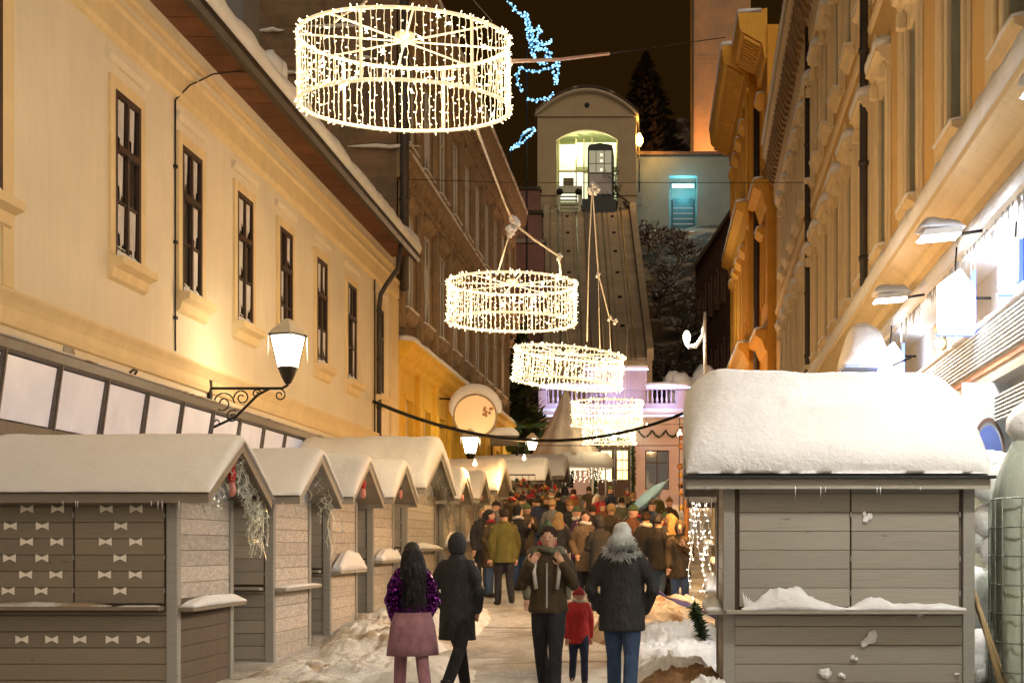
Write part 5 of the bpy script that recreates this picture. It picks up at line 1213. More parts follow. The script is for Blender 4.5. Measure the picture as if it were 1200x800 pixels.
# thick snow cap, modelled as a rounded block that overhangs the eaves
mb = MB(); nx, ny = 90, 60
x0, x1 = rd['ex0'] - .02, rd['ex1'] + .02; hw = rd['hw'] + .04
def capz(u, v):
    a = abs(v); base = rd['zr'] - (rd['zr'] - rd['ez']) * a
    sx = (1 - abs((u + 1) / .30 - 1) ** 2.2) if u < -.70 else (1 - ((u - .62) / .38) ** 2.0 if u > .62 else 1)
    sx = max(0, sx) ** .5 if u < -.7 else max(0, sx) ** .62
    sy = max(0, 1 - a ** 4.2) ** .5
    return base + .02, .52 * sx * sy, a
for s_ in (0, 1):
    for j in range(ny + 1):
        tt = j / ny * 2 - 1; v = math.sin(tt * PI / 2)
        for i in range(nx + 1):
            uu = i / nx * 2 - 1; u = math.sin(uu * PI / 2)
            b_, k, a = capz(u, v); x = (x0 + x1) / 2 + (x1 - x0) / 2 * u; y = hw * v
            if s_: mb.v.append((x, y, b_ - .0)); continue
            n_ = fbm(x * 1.1, y * 1.1, 3); fine = fbm(x * 6, y * 6, (b_ + k) * 6)
            edge = 1 - max(abs(u), abs(v)) ** 8
            bulge = 1 + .02 * math.sin(min(1, k / .5) * PI)
            mb.v.append((x * bulge + .012 * fine, y * (1 + .05 * math.sin(min(1, k / .5) * PI)) - .012 * fine - .0, b_ + k * (1 + .10 * n_) + .012 * fine * edge + (.055 if u < -.2 else 0) * (-u) * (k / .52)))
n1 = nx + 1; o_ = n1 * (ny + 1)
for j in range(ny):
    for i in range(nx):
        a = j * n1 + i; mb.f.append((a, a + 1, a + n1 + 1, a + n1)); mb.f.append((o_ + a, o_ + a + n1, o_ + a + n1 + 1, o_ + a + 1)); mb.m += [0, 0]; mb.sm += [True, False]
for i in range(nx): k = ny * n1 + i; mb.f += [(i, o_ + i, o_ + i + 1, i + 1), (k, k + 1, o_ + k + 1, o_ + k)]; mb.m += [0, 0]; mb.sm += [True, True]
for j in range(ny): a = j * n1; b = a + nx; mb.f += [(a, a + n1, o_ + a + n1, o_ + a), (b, o_ + b, o_ + b + n1, b + n1)]; mb.m += [0, 0]; mb.sm += [True, True]
mb.build('roof_snow', snow, Rk, (0, 0, .035))
for s_ in (-1, 1):
    mb = MB(); ya, yb = sorted((s_ * (rd['hw'] - .05), s_ * (rd['hw'] + .075))); mb.box(rd['ex0'] - .05, rd['ex1'] + .05, ya, yb, rd['ez'] + .004, rd['ez'] + .034); mb.build('drip_strip', rubber, Rk)
tag(Rk, group='wooden kiosks on the right side')
hyR = 1.0
lump(Rk, -1.10, .02, -hyR - .17, -hyR + .03, .955, .15, 2, shape=lambda u: .25 + 1.1 * math.exp(-((u - .42) / .26) ** 2), nx=50, rough_=1.3)
lump(Rk, -.05, 1.17, -hyR - .17, -hyR + .03, .955, .10, 5, shape=lambda u: .5 + .9 * math.exp(-((u - .22) / .12) ** 2) + .1 * u, nx=50, rough_=1.2)
mb = MB()
for k in range(5): mb.loft([[(-1.07 + .03 * k + q * .02, -hyR - .1, .95), (-1.03 + .03 * k + q * .02, -hyR - .06 - q * .02, .95), (-1.09 + .03 * k, -hyR - .04, .95 + .2 - .03 * k)] for q in (0, 1)])
mb.build('ledge_snow', snow, Rk)
rr = random.Random(4)
for (px, py, s_) in ((1017, 607, .9), (1020, 747, 1.3), (1012, 752, .8), (966, 790, 1.3), (987, 791, .7), (1000, 770, .5), (1004, 773, .4), (1078, 717, .9), (1122, 789, .4), (1014, 602, .5)):
    p = at(px, py, 14.78); mb = MB()
    for k in range(4): mb.ball((rr.uniform(-.03, .03) * s_, 0, rr.uniform(-.03, .03) * s_), (.035 * s_, .014, .03 * s_ * rr.uniform(.8, 1.6)), 8, 5, 0, .25)
    mb.build('snow_splat', snow, Rk, (p.x - Rk.location.x, 14.81 - Rk.location.y, p.z))
# second kiosk behind it, seen left of the big one
K2, d2 = kiosk('grey wooden kiosk half hidden behind the big kiosk at right', (.70 + 1.2, 18.7 + 1.0, ground(1, 19.5)), 2.4, 2.0, -1, H=2.2, rise=.5, wood_=plankd, th=.14, seed=12, group='wooden kiosks on the right side', snow_side=.2, side_mat=plankd, white_gable=False)
K3, d3 = kiosk('orange lit wooden kiosk farther up the right side', (.95 + 1.2, 24.0 + 1.1, ground(1, 25)), 2.4, 2.2, -1, H=2.3, rise=.6, wood_=plankd, th=.22, seed=14, group='wooden kiosks on the right side', side_mat=plankd, white_gable=False)
K4, d4 = kiosk('farthest wooden kiosk on the right near the crowd', (1.0 + 1.2, 29.5 + 1.1, ground(1, 30)), 2.4, 2.2, -1, H=2.3, rise=.6, wood_=plankd, th=.22, seed=15, group='wooden kiosks on the right side', side_mat=plankd, white_gable=False)
# string light curtain hanging off the second kiosk
lc = thing('light_curtain', 'tangled white icicle lights hanging at the corner of the second right kiosk', 'string lights', (.42, 18.6, ground(1, 19)))
rr = random.Random(12)
wl = E('white_led', (1.0, .93, .82), 5, light=False)
for i in range(9):
    p = [(rr.uniform(-.10, .16), rr.uniform(-.15, .25), 2.15)]; L_ = rr.uniform(.5, 1.55); n = int(L_ / .07); mb = MB()
    for k in range(n): q = p[-1]; p.append((q[0] + rr.uniform(-.03, .03), q[1] + rr.uniform(-.03, .03), q[2] - .07))
    mb.tube(p, .005, 3, 0, cap=False)
    for q in p:
        if rr.random() < .75: dd = Vector((rr.gauss(0, 1), rr.gauss(0, 1), rr.gauss(0, 1))).normalized() * .03; v = Vector(q); mb.tube([v, v + dd], [.004, .006], 4, 1)
    mb.build('light_strand', [wirem, wl], lc)
lamp(lc, (-.1, -.3, 1.3), 12, (1, .9, .78), .15)
rb_ = thing('red_bottle_banner', 'small red cloth roll hanging beside the kiosk corner post', 'banner', (.78, 18.35, 2.05)); mb = MB(); mb.lathe([(0, -.18), (.055, -.17), (.06, .1), (.035, .16), (.0, .18)], seg=10); mb.build('roll', redm, rb_); mb = MB(); mb.tube([(0, 0, .15), (0, .1, .35)], .006, 4); mb.build('cord', cablem, rb_)
fbn = garland('fir_branch', 'dark fir branch lying below the icicle lights', [(.36, 18.5, .85), (.42, 18.5, .65), (.48, 18.55, .45)], .11, n=110, cat='branch')
# ------------------------------------------------ shop things on the right facade
def flood(label, Y, X0=3.0, Z=5.45, watts=900):
    x = X0 + .0224 * Y; t = thing('floodlight', label, 'floodlight', (x, Y, Z), 0, 'floodlights over the shop ledge')
    mb = MB(); mb.prism([(-.25, -.02), (.25, .02), (.25, .10), (-.2, .06)], -.22, .22, 'y'); mb.v = [(a, b, c) for a, b, c in mb.v]; mb.build('housing', whitemetal, t)
    mb = MB(); mb.quad((-.23, -.20, -.03), (.24, -.20, .01), (.24, .20, .01), (-.23, .20, -.03)); mb.build('lamp_glass', E('floodlight_lens', (1, .97, .92), 45, light=False), t)
    mb = MB(); mb.tube([(.25, 0, .04), (.62, 0, .10), (.98, 0, .05)], .022, 6); mb.tube([(.6, -.03, .1), (.62, -.03, .32), (.8, -.03, .36), (.9, -.03, .1)], .012, 5); mb.build('arm', iron, t)
    lump(t, -.26, .3, -.23, .23, .09, .12, Y, nx=12, ny=10)
    lamp(t, (-.04, 0, -.12), watts * .6, (1, .93, .82), .12, 'SPOT', (0, R(0), 0), spot=R(165), blend=.5)
    return t
flood('nearer bright floodlight on an arm over the shop ledge', 18.1); flood('farther bright floodlight on an arm over the shop ledge', 22.7); flood('added unseen floodlight just outside the right frame edge', 12.2, watts=700)  # the third one is added out of view to brighten the kiosk snow
litsign = E('lit_white_sign', (.93, .96, 1.0), 3.0, (.8, .8, .8)); blue_edge = E('blue_lit_edge', (.12, .22, .95), 1.3)
def projsign(label, Y, X0, Z, w_, h_, rot_=0):
    x = X0 + .0224 * Y; t = thing('projecting_sign', label, 'sign', (x, Y, Z), 0, 'lit projecting signs under the shop ledge')
    mb = MB(); mb.prism([(-w_ / 2, -h_ / 2 + .06), (-w_ / 2 + .06, -h_ / 2), (w_ / 2, -h_ / 2), (w_ / 2, h_ / 2 - .1), (.05, h_ / 2 + .12), (-w_ / 2, h_ / 2 - .08)], -.09, .09, 'y'); mb.build('light_box', litsign, t)
    mb = MB(); mb.box(-w_ / 2 - .02, w_ / 2 + .02, -.07, .07, -h_ / 2 - .04, -h_ / 2 - .005); mb.box(w_ / 2 + .005, w_ / 2 + .03, -.1, .1, -h_ / 2, h_ / 2 + .1); mb.build('edge_trim', blue_edge, t)
    mb = MB(); mb.tube([(w_ / 2, 0, .1), (w_ / 2 + .25, 0, .1)], .02, 5); mb.build('bracket', iron, t)
    mb = MB(); mb.tube([(0, 0, h_ / 2 + .1), (.02, 0, h_ / 2 + .42)], .012, 5); mb.build('bracket', iron, t)
    lamp(t, (-.1, -.5, -.1), 45, (.80, .88, 1), .25)
    return t
projsign('larger glowing white projecting sign with blue edges over the shop', 19.3, 3.42, 4.80, .45, .72)
projsign('smaller glowing bluish projecting sign just above the big kiosk snow', 25.8, 3.42, 4.88, .42, .45)
projsign('glowing white shop sign at the right edge of the view', 17.0, 3.72, 4.85, .38, .55)
# snow topped panel awning
pa = thing('panel_awning', 'snow heaped flat panel awning with a pale blue underside beyond the floodlights', 'awning', (3.02 + .0224 * 26, 26.0, 4.75))
mb = MB(); mb.cbox(-.45, .38, -.45, .45, 0, .05, .01); mb.build('panel', M('pale_blue_panel', (.35, .42, .62), .5), pa)
lump(pa, -.47, .40, -.47, .47, .05, .62, 31, nx=24, ny=16, rough_=.25, shape=lambda u: .45 + .8 * math.sin(PI * min(1, u * .9 + .1)) ** .7)
mb = MB(); mb.tube([(.3, -.3, .0), (.75, -.3, .2)], .02, 5); mb.tube([(.3, .3, .0), (.75, .3, .2)], .02, 5); mb.build('bracket', iron, pa)
sp = thing('black_speaker', 'black box speaker with a blue side beside the glowing shop sign', 'speaker', (4.02, 15.9, 4.75))
mb = MB(); mb.cbox(-.12, .18, -.12, .18, -.21, .21, .02); mb.build('box', rubber, sp); mb = MB(); mb.box(-.17, -.122, -.1, .12, -.26, .2); mb.build('blue_side', blue_edge, sp); mb = MB(); mb.lathe([(0, 0), (.09, 0), (.10, .02), (0, .02)], seg=14); mb.build('cone', iron, sp, (.03, -.125, 0), (R(90), 0, 0)); mb = MB(); mb.tube([(.18, 0, .1), (.4, 0, .2)], .02, 5); mb.build('bracket', iron, sp)
lump(sp, -.1, .16, -.1, .16, .21, .07, 3, nx=8, ny=8)
# cables along the ledge and hanging dishes
# poster arch in shop window, plastic covered stall, leaning poles
ap = thing('arch_poster', 'white poster with a blue arch standing in the shop window behind the kiosk', 'poster', (4.22, 18.6, 2.95))
mb = MB(); mb.box(-.42, .5, 0, .02, -.35, .75); mb.build('sheet', M('pale_poster', (.55, .60, .66), .6, .05), ap)
mb = MB(); mb.prism([(.17 * math.cos(a), .40 * math.sin(a)) for a in [PI * k / 16 for k in range(17)]], -.014, -.004, 'y'); mb.build('blue_arch', M('blue_print', (.12, .18, .52), .6, .05), ap, (-.08, 0, -.2))
mb = MB(); mb.prism([(.22 * math.cos(PI * k / 16), .50 * math.sin(PI * k / 16)) for k in range(17)] + [(.19 * math.cos(PI - PI * k / 16), .45 * math.sin(PI - PI * k / 16)) for k in range(17)], -.014, -.004, 'y'); mb.build('brown_arch', M('brown_print', (.16, .10, .09), .6, .05), ap, (-.08, 0, -.2))
pc = thing('covered_rack', 'snow topped rack wrapped in clear gridded plastic at the right edge', 'covered rack', (4.15, 15.4, 0))
plast = M('cloudy_plastic', (.52, .57, .47), .25, .14, 2.5, (1, 1, .35), bs=4, bstr=.6, bdist=.05, spec=.6)
mb = MB(); rings = []
for j in range(26):
    z = 3.2 * j / 25; ins = .0 if z < 2.1 else (z - 2.1) ** 1.6 * .42; ring_ = []
    for k in range(28):
        a = 2 * PI * k / 28; rx = .62 - ins; f = (abs(math.cos(a)) ** 4 + abs(math.sin(a)) ** 4) ** -.25; wv = .03 * math.sin(a * 7 + z * 1.5) + .03 * fbm(a * 2, z * 1.5, 4); ring_.append((max(.05, rx + wv) * f * math.cos(a), max(.05, rx + wv) * f * math.sin(a) * .9, z))
    rings.append(ring_)
mb.loft(rings); mb.build('plastic_cover', plast, pc)
for z in [.3 * k for k in range(1, 8)]: mb = MB(); mb.tube([((.66 * f) * math.cos(a), .60 * f * math.sin(a), z) for a in [PI * .75 + PI * k / 14 for k in range(15)] for f in [(abs(math.cos(a)) ** 4 + abs(math.sin(a)) ** 4) ** -.25]], .008, 4); mb.build('grid_wire', M('grey_wire', (.2, .22, .18), .5), pc)
for k in range(6): a = PI * (.8 + .12 * k); f = (abs(math.cos(a)) ** 4 + abs(math.sin(a)) ** 4) ** -.25; mb = MB(); mb.tube([(.665 * f * math.cos(a), .605 * f * math.sin(a), .1), (.665 * f * math.cos(a), .605 * f * math.sin(a), 2.1)], .008, 4); mb.build('grid_wire', M('grey_wire', (.2, .22, .18)), pc)
mb = MB(); mb.ball((.1, 0, 2.9), (.62, .55, .35), 16, 9, 0, .05); mb.build('snow_cap', snow, pc)
for i, (xa, xb, dy) in enumerate(((3.12, 3.55, 0), (3.18, 3.62, .08), (3.2, 3.50, -.06))):
    mb = MB(); mb.tube([(xa, 15.1 + dy, 1.35 - .1 * i), (xb, 15.0 + dy, -.05)], .022, 6)
    tag(mb.build('wooden_pole', wood('pale_pole_wood', (.42, .30, .15)) if 'pale_pole_wood' not in MATS else MATS['pale_pole_wood']), ['leftmost leaning wooden pole in the gap right of the big kiosk', 'middle leaning wooden pole in the gap right of the big kiosk', 'shortest leaning wooden pole in the gap right of the big kiosk'][i], 'pole')
for i, (x, y, z, r_) in enumerate(((3.85, 17.2, 2.35, .38), (3.75, 17.0, 1.0, .42), (3.5, 16.2, .3, .4), (3.9, 17.4, 1.75, .3))):
    mb = MB(); rr = random.Random(i)
    for k in range(9): mb.ball((x + rr.uniform(-.2, .2), y + rr.uniform(-.2, .2), z + rr.uniform(-.2, .2)), r_ * rr.uniform(.4, .75), 9, 6, 0, .15)
    if i != 2: mb.tube([(x, y, z), (x, y, -.1)], .03, 5)
    tag(mb.build('snow_heap', snow), ['snow cap on a post below the arch poster', 'snow lump on a post midway down behind the right kiosk', 'snow heap on the ground behind the right kiosk', 'smaller snow lump right behind the kiosk edge'][i], 'snow heap')
# ------------------------------------------------ snow heaps along the street
mound('snow_heap', 'dirty trampled snow bank along the first stalls on the left', -5.0, -2.2, 14.0, 19.5, .26, dirtysnow, 3, lump=.6)
mound('snow_heap', 'grey snow bank in front of the second and third stalls', -5.1, -2.9, 19.2, 27, .34, dirtysnow, 5, lump=.7)
mound('snow_heap', 'white shovelled snow heap left of the big kiosk', -.45, .62, 15.3, 17.9, .34, snow, 8, lump=.5)
mound('snow_heap', 'white snow block pile at the corner of the big kiosk', .08, .75, 13.6, 15.2, .26, snow, 12, lump=.5)
mound('snow_heap', 'brown dirty snow heap between the white heaps', -.35, .75, 14.6, 16.2, .30, wetbrown, 13, lump=.5)
mound('snow_heap', 'bright white snow ridge behind the shovelled heap', -.7, .95, 17.8, 20.5, .50, snow, 17, lump=.4)
mound('snow_heap', 'orange lit snow bank at the feet of the crowd', -1.2, 1.1, 20.8, 25.0, .50, make_snow('orange_light_snow', (.62, .48, .32), (.30, .17, .08), 12, 2), 19, lump=.5)  # orange lamplight is painted into this bank's snow colour
cl = MB(); cl.loft([[(-.15 + .02 * math.sin(k), 19.2 + y, .84 - .35 * max(0, k / 7 - .0) + .04 * math.sin(k + y * 4)) if False else (-.2 + .12 * k, 19.1 + y, 1.02 - .05 * k + .03 * math.sin(k * 1.4 + y * 5)) for y in (0, .2, .4, .6)] for k in range(9)], cap=False); cl.v += []; o = cl.build('purple_cloth', M('purple_cloth', (.20, .15, .38), .8, .1)); tag(o, 'purple cloth lying over the snow behind the icicle lights', 'cloth')
o.modifiers.new('s', 'SOLIDIFY').thickness = .02
# ------------------------------------------------ far end of the left row: green stall, sign board, parasol tent
ft, fd = kiosk('farthest left stall with red and gold goods under drooping snow', (-5.7, 51.9, ground(-6, 51)), 2.2, 2.8, 1, H=1.9, rise=.5, wood_=plankd, th=.42, seed=21, side_mat=plankd)
ft2, fd2 = kiosk('snow loaded stall at the very end of the left row', (-5.5, 57.5, ground(-6, 57)), 2.4, 3.0, 1, H=1.95, rise=.5, wood_=plankd, th=.45, seed=22, side_mat=plankd)
sb = thing('sign_board', 'small dark sign board with a cap of snow above the end of the left stalls', 'sign board', (at(591, 520, 52).x, 52, at(591, 520, 52).z))
mb = MB(); mb.cbox(-.5, .5, -.08, .08, -.05, .3, .01); mb.build('board', felt, sb); lump(sb, -.52, .52, -.12, .12, .3, .28, 6, nx=14, ny=5, rough_=.3)
for x in (-.45, .45): mb = MB(); mb.tube([(x, 0, -3.2), (x, 0, 0)], .04, 5); mb.build('leg', iron, sb)
pt = thing('parasol_tent', 'snow covered round stall with a closed pointed parasol in front of the lower station', 'parasol stall', (at(677, 575, 66).x, 66, ground(-4, 66)))
mb = MB(); rings = []
for j in range(14):
    f = j / 13; ring_ = []
    for k in range(36):
        a = 2 * PI * k / 36; r_ = (1.40 * (1 - f) ** 1.15 + .10) * (1 + .10 * math.sin(a * 9) * (1 - f * .4)); ring_.append((r_ * math.cos(a) - .55, r_ * math.sin(a), 2.75 + 3.0 * f + .06 * math.sin(a * 5) * (1 - f)))
    rings.append(ring_)
mb.loft(rings); mb.build('canopy', M('beige_canvas', (.72, .62, .52), .85, .18, 3, (1, 1, .3), bs=5, bstr=.5), pt)
mb = MB(); mb.lathe([(0, 2.2), (1.5, 2.2), (1.62, 2.3), (1.6, 2.62), (1.42, 2.9), (.8, 3.0), (0, 3.0)], seg=28); mb.build('roof_snow', farsnow if False else roofsnow, pt)
mb = MB(); mb.lathe([(1.3, 0), (1.3, 1.0), (1.25, 1.0), (1.25, 0)], seg=24); mb.build('counter', plankd, pt)
for k in range(6): a = k * PI / 3; mb = MB(); mb.tube([(1.28 * math.cos(a), 1.28 * math.sin(a), 0), (1.28 * math.cos(a), 1.28 * math.sin(a), 2.25)], .05, 6); mb.build('post', postm, pt)
cg = E('warm_string_bulb', (1, .86, .6), 1.4, light=False)
for k in range(40):
    a = 2 * PI * k / 40; mb = MB(); rr = random.Random(k)
    for q in range(6): mb.ball((1.5 * math.cos(a) + rr.uniform(-.03, .03), 1.5 * math.sin(a), 2.15 - q * .09 + rr.uniform(-.03, .03)), .03, 5, 3)
    mb.build('light_strand', cg, pt)
lamp(pt, (0, 0, 1.7), 40, (1, .75, .45), .2)
# warm trade lights inside the far stalls
def goods(label, c, w_, n, seed, cols, r_=.06, ar=.5):
    rr = random.Random(seed); t = thing('stall_goods', label, 'goods', c)
    r_ *= .62
    ms = [M(n_, cc, .5) for n_, cc in cols]
    for i in range(n):
        mb = MB(); mb.ball((0, 0, 0), (r_, r_, r_ * rr.uniform(.9, 1.3)), 7, 5, 0, .08); mb.build('bauble', ms[i % len(ms)], t, (rr.uniform(-w_, w_), rr.uniform(-ar, ar), rr.uniform(-.7, .7)))
    mb = MB()
    for i in range(7): x = -w_ + 2 * w_ * i / 6; mb.tube([(x, 0, -.75), (x, 0, .85)], .008, 4)
    mb.box(-w_, w_, -.03, .03, .83, .87); mb.build('hanging_rack', iron, t); return t
cc = [('red_gloss', (.30, .015, .02)), ('gold_gloss', (.30, .14, .03)), ('dark_red_gloss', (.12, .01, .01)), ('dark_green_gloss', (.02, .04, .02))]
goods('hanging red and gold baubles at the end of the left stalls', (-4.7, 45.6, 3.0), .6, 110, 1, cc, .10)
goods('cluster of baubles hanging beside the last left stall', (-4.1, 50, 3.0), .5, 90, 2, cc, .12)
goods('yellow and brown trinkets on the pole stall right of the street', (.48, 27.5, 3.0), .22, 34, 3, [('amber_gloss', (.5, .28, .04)), ('brown_gloss', (.2, .08, .03)), ('olive_gloss', (.2, .2, .05))], .085, .3)
mbp = MB(); mbp.tube([(.38, 27.2, .5), (.40, 27.2, 4.2)], .05, 7); mbp.tube([(.28, 27.2, 2.6), (.7, 27.3, 2.7)], .04, 6); tag(mbp.build('display_pole', M('brown_pole', (.28, .13, .05), .7)), 'brown wooden display pole right of the crowd', 'pole')
um = thing('teal_umbrella', 'closed pale blue umbrella leaning above the crowd at right', 'umbrella', (at(757, 585, 33).x, 33, at(757, 585, 33).z)); um.rotation_euler = (0, R(48), 0)
mb = MB(); mb.loft([[(r_ * (1 + .2 * math.sin(a * 4)) * math.cos(a), r_ * (1 + .2 * math.sin(a * 4)) * math.sin(a), z) for a in [2 * PI * k / 16 for k in range(16)]] for r_, z in ((.05, -.4), (.10, -.3), (.13, 0), (.10, .35), (.02, .6))]); mb.build('canopy', M('pale_teal_cloth', (.16, .30, .46), .7), um); mb = MB(); mb.tube([(0, 0, -.7), (0, 0, .7)], .015, 5); mb.build('shaft', steel, um)
def stall_lamp(label, loc, watts, c=(1, .55, .2)):
    t = thing('stall_lamp', label, 'lamp', loc, 0, 'small bulbs lighting the market'); mb = MB(); mb.lathe([(0, -.06), (.045, -.04), (.05, 0), (.02, .05), (.015, .1)], seg=8); mb.build('bulb', E('warm_bulb', (1, .7, .3), 20, light=False), t); mb = MB(); mb.tube([(0, 0, .1), (0, 0, .35)], .008, 4); mb.build('cord', cablem, t); lamp(t, (0, 0, -.12), watts, c, .06)
stall_lamp('bulb hanging over the crowd before the last left stalls', (-4.0, 41.0, 4.1), 180)
stall_lamp('bulb hanging at the front corner of the wide snowy stall', (-4.6, 35, 3.6), 60)
stall_lamp('bulb hanging over the crowd on the right side', (.3, 31, 4.0), 200)
stall_lamp('bulb hanging by the orange lit kiosk', (.35, 24.6, 3.3), 420, (1, .5, .15))
stall_lamp('bulb hanging over the middle of the crowd', (-2.2, 46, 5.2), 150)
stall_lamp('added bulb lighting the front of the lower station', (-1.0, 76.5, 8.0), 1000)  # bulb added to brighten the station front
mb = MB(); mb.tube([(-5, 41, 4.45)] + [(-5 + 6 * k / 8, 41, 4.45 - .0) for k in range(1, 9)], .01, 4); tag(mb.build('lamp_wire', cablem), 'thin wire carrying bulbs over the crowd', 'wire')
conifer('decorated_fir', 'dark fir tree with faint teal lights beside the lower station', (at(612, 560, 72).x, 72, ground(-7, 72)), 9.5, 2.2, fir_m, 420, seed=31)
# ================================================================== people
dg = None
def remesh(mb, vox, name, mats=None):
    me = mb.mesh(name, skin)
    o = bpy.data.objects.new('tmp', me); col.objects.link(o)
    m = o.modifiers.new('r', 'REMESH'); m.mode = 'VOXEL'; m.voxel_size = vox; m.use_smooth_shade = True
    s_ = o.modifiers.new('s', 'SMOOTH'); s_.factor = .6; s_.iterations = 3
    if REDUCE.get('k'): d_ = o.modifiers.new('d', 'DECIMATE'); d_.ratio = REDUCE['k']
    bpy.context.view_layer.update(); g = bpy.context.evaluated_depsgraph_get()
    out = bpy.data.meshes.new_from_object(o.evaluated_get(g)); out.name = name
    bpy.data.objects.remove(o); out.polygons.foreach_set('use_smooth', [True] * len(out.polygons))
    return out
REDUCE = {}
skin = M('skin', (.52, .30, .20), .6, .08, 8, bstr=.1)
skin.node_tree.nodes['Principled BSDF'].inputs['Subsurface Weight'].default_value = 0
def cloth(name, c, rough=.85): return M(name, c, rough, .3, 7, (1, 1, .55), bs=11, bstr=.9, bdist=.05)
def ring(c, rx, ry, n=14, d=None, fl=0):
    c = Vector(c)
    if d is None: return [(c.x + rx * math.cos(2 * PI * k / n), c.y + ry * math.sin(2 * PI * k / n), c.z) for k in range(n)]
def limb(mb, pts, rs, seg=10):
    mb.tube(pts, rs, seg); mb.ball(pts[0], rs[0], seg, 6); mb.ball(pts[-1], rs[-1], seg, 6)
    for p, r_ in zip(pts[1:-1], rs[1:-1]): mb.ball(p, r_ * 1.0, seg, 6)
def person_meshes(H=1.75, stride=.0, arms='down', vox=.016, female=False, coat_hem=.47, hair='short', hood=False, fingers=False, child=False, hat=None, wide=1.0, lean=0):
    """meshes of one person facing -y, feet at z=0"""
    h = H; B_ = MB(); hk = 1.25 if child else 1.0; lean_ = lean
    def J(x, y, z): return Vector((x * h, y * h + lean_ * z * h, z * h))
    pel = J(0, 0, .53); sh = {}; 
    zt = .86 if not child else .83
    head = J(0, -.012, .93 if not child else .905)
    # torso rings
    tor = [(.50, .085, .062), (.55, .088, .064), (.62, .075, .055), (.70, .088, .060), (.77, .098, .060), (.815, .085, .050), (.835, .045, .036), (.87, .031, .033), (.89, .030, .034)]
    rings = []
    for z, rx, ry in tor:
        c = J(0, 0, z); rings.append([(c.x + rx * h * wide * math.cos(2 * PI * k / 16), c.y + ry * h * math.sin(2 * PI * k / 16), c.z) for k in range(16)])
    B_.loft(rings)
    # head
    hr = (.043 * h * hk, .055 * h * hk, .066 * h * hk)
    B_.ball(head, hr, 16, 12); B_.ball(head + Vector((0, -.012 * h, -.032 * h * hk)), (.032 * h * hk, .038 * h * hk, .034 * h * hk), 12, 8)
    B_.tube([head + Vector((0, -.052 * h * hk, .004 * h)), head + Vector((0, -.066 * h * hk, -.016 * h * hk))], [.005 * h, .009 * h], 6)
    for s_ in (-1, 1): B_.ball(head + Vector((s_ * .044 * h * hk, 0, -.004 * h)), (.006 * h, .012 * h, .018 * h), 7, 5)
    # legs
    legs = {}
    for s_ in (-1, 1):
        sw = stride * s_
        hip = J(s_ * .048, 0, .51); knee = J(s_ * .052, -.10 * sw - (.03 if sw else 0), .285); ank = J(s_ * .052, -.20 * sw + (.04 if s_ * stride < 0 else 0), .045 + (.02 if s_ * stride < 0 else 0))
        toe = ank + Vector((s_ * .008 * h, -.075 * h, -.022 * h)); legs[s_] = (hip, knee, ank, toe)
        limb(B_, [hip, (hip + knee) / 2, knee, knee * .6 + ank * .4 + Vector((0, .008 * h, 0)), ank], [.048 * h, .042 * h, .030 * h, .030 * h, .020 * h])
        limb(B_, [ank + Vector((0, .012 * h, -.018 * h)), toe], [.020 * h, .018 * h])
    arm = {}
    for s_ in (-1, 1):
        S_ = J(s_ * .098 * wide, 0, .800)
        if arms == 'down': E_ = J(s_ * .128 * wide, .012 + .03 * s_ * stride, .635); W_ = J(s_ * .125 * wide, -.03 + .09 * s_ * stride, .49); D = Vector((0, -.1, -1))
        elif arms == 'straps': E_ = J(s_ * .150, -.035, .665); W_ = J(s_ * .095, -.085, .775); D = Vector((-s_ * .45, .25, .75))
        elif arms == 'pockets': E_ = J(s_ * .150 * wide, .02, .645); W_ = J(s_ * .105 * wide, -.055, .525); D = Vector((-s_ * .4, -.3, -.8))
        elif arms == 'phone': E_ = J(s_ * .125, -.03, .66); W_ = J(s_ * .05, -.13, .735) if s_ > 0 else J(s_ * .12, -.07, .53); D = Vector((-s_ * .3, -.3, .9)) if s_ > 0 else Vector((0, -.2, -1))
        elif arms == 'raised': E_ = J(s_ * .145, -.03, .70); W_ = J(s_ * .10, -.12, .86); D = Vector((-s_ * .2, -.1, 1))
        D = D.normalized(); arm[s_] = (S_, E_, W_, D)
        limb(B_, [S_, (S_ + E_) / 2, E_, (E_ * .55 + W_ * .45), W_], [.030 * h, .027 * h, .022 * h, .023 * h, .0155 * h])
        palm = W_ + D * .030 * h; side = D.cross(Vector((0, 1, 0))); side = (Vector((s_, 0, 0)) if side.length < .1 else side.normalized()); nrm = D.cross(side).normalized()
        B_.tube([W_, palm, palm + D * .022 * h], [.014 * h, .021 * h, .019 * h], 8)
        ln = [.038, .045, .042, .033]
        for q in range(4):
            b_ = palm + D * .020 * h + side * (q - 1.5) * .0105 * h; c1 = b_ + D * ln[q] * .5 * h + nrm * .004 * h; c2 = c1 + (D * .7 + nrm * .7 * (1 if fingers else .5)).normalized() * ln[q] * .5 * h
            B_.tube([b_ - D * .01 * h, c1, c2], [.0062 * h, .0055 * h, .0045 * h], 6)
        tb = palm + side * .019 * h - D * .008 * h; B_.tube([tb, tb + (D * .5 + side * .7).normalized() * .022 * h, tb + (D * .8 + side * .4).normalized() * .042 * h], [.0075 * h, .0065 * h, .005 * h], 6)
    out = {}
    REDUCE['k'] = None if fingers else .5
    out['body'] = remesh(B_, vox * (.45 if fingers else .8), 'body')
    REDUCE['k'] = None
    # trousers
    T = MB()
    for s_ in (-1, 1):
        hip, knee, ank, toe = legs[s_]; limb(T, [hip + Vector((0, 0, .02 * h)), (hip + knee) / 2, knee, (knee + ank) / 2, ank + Vector((0, 0, .01 * h))], [.058 * h, .054 * h, .041 * h, .040 * h, .036 * h], 12)
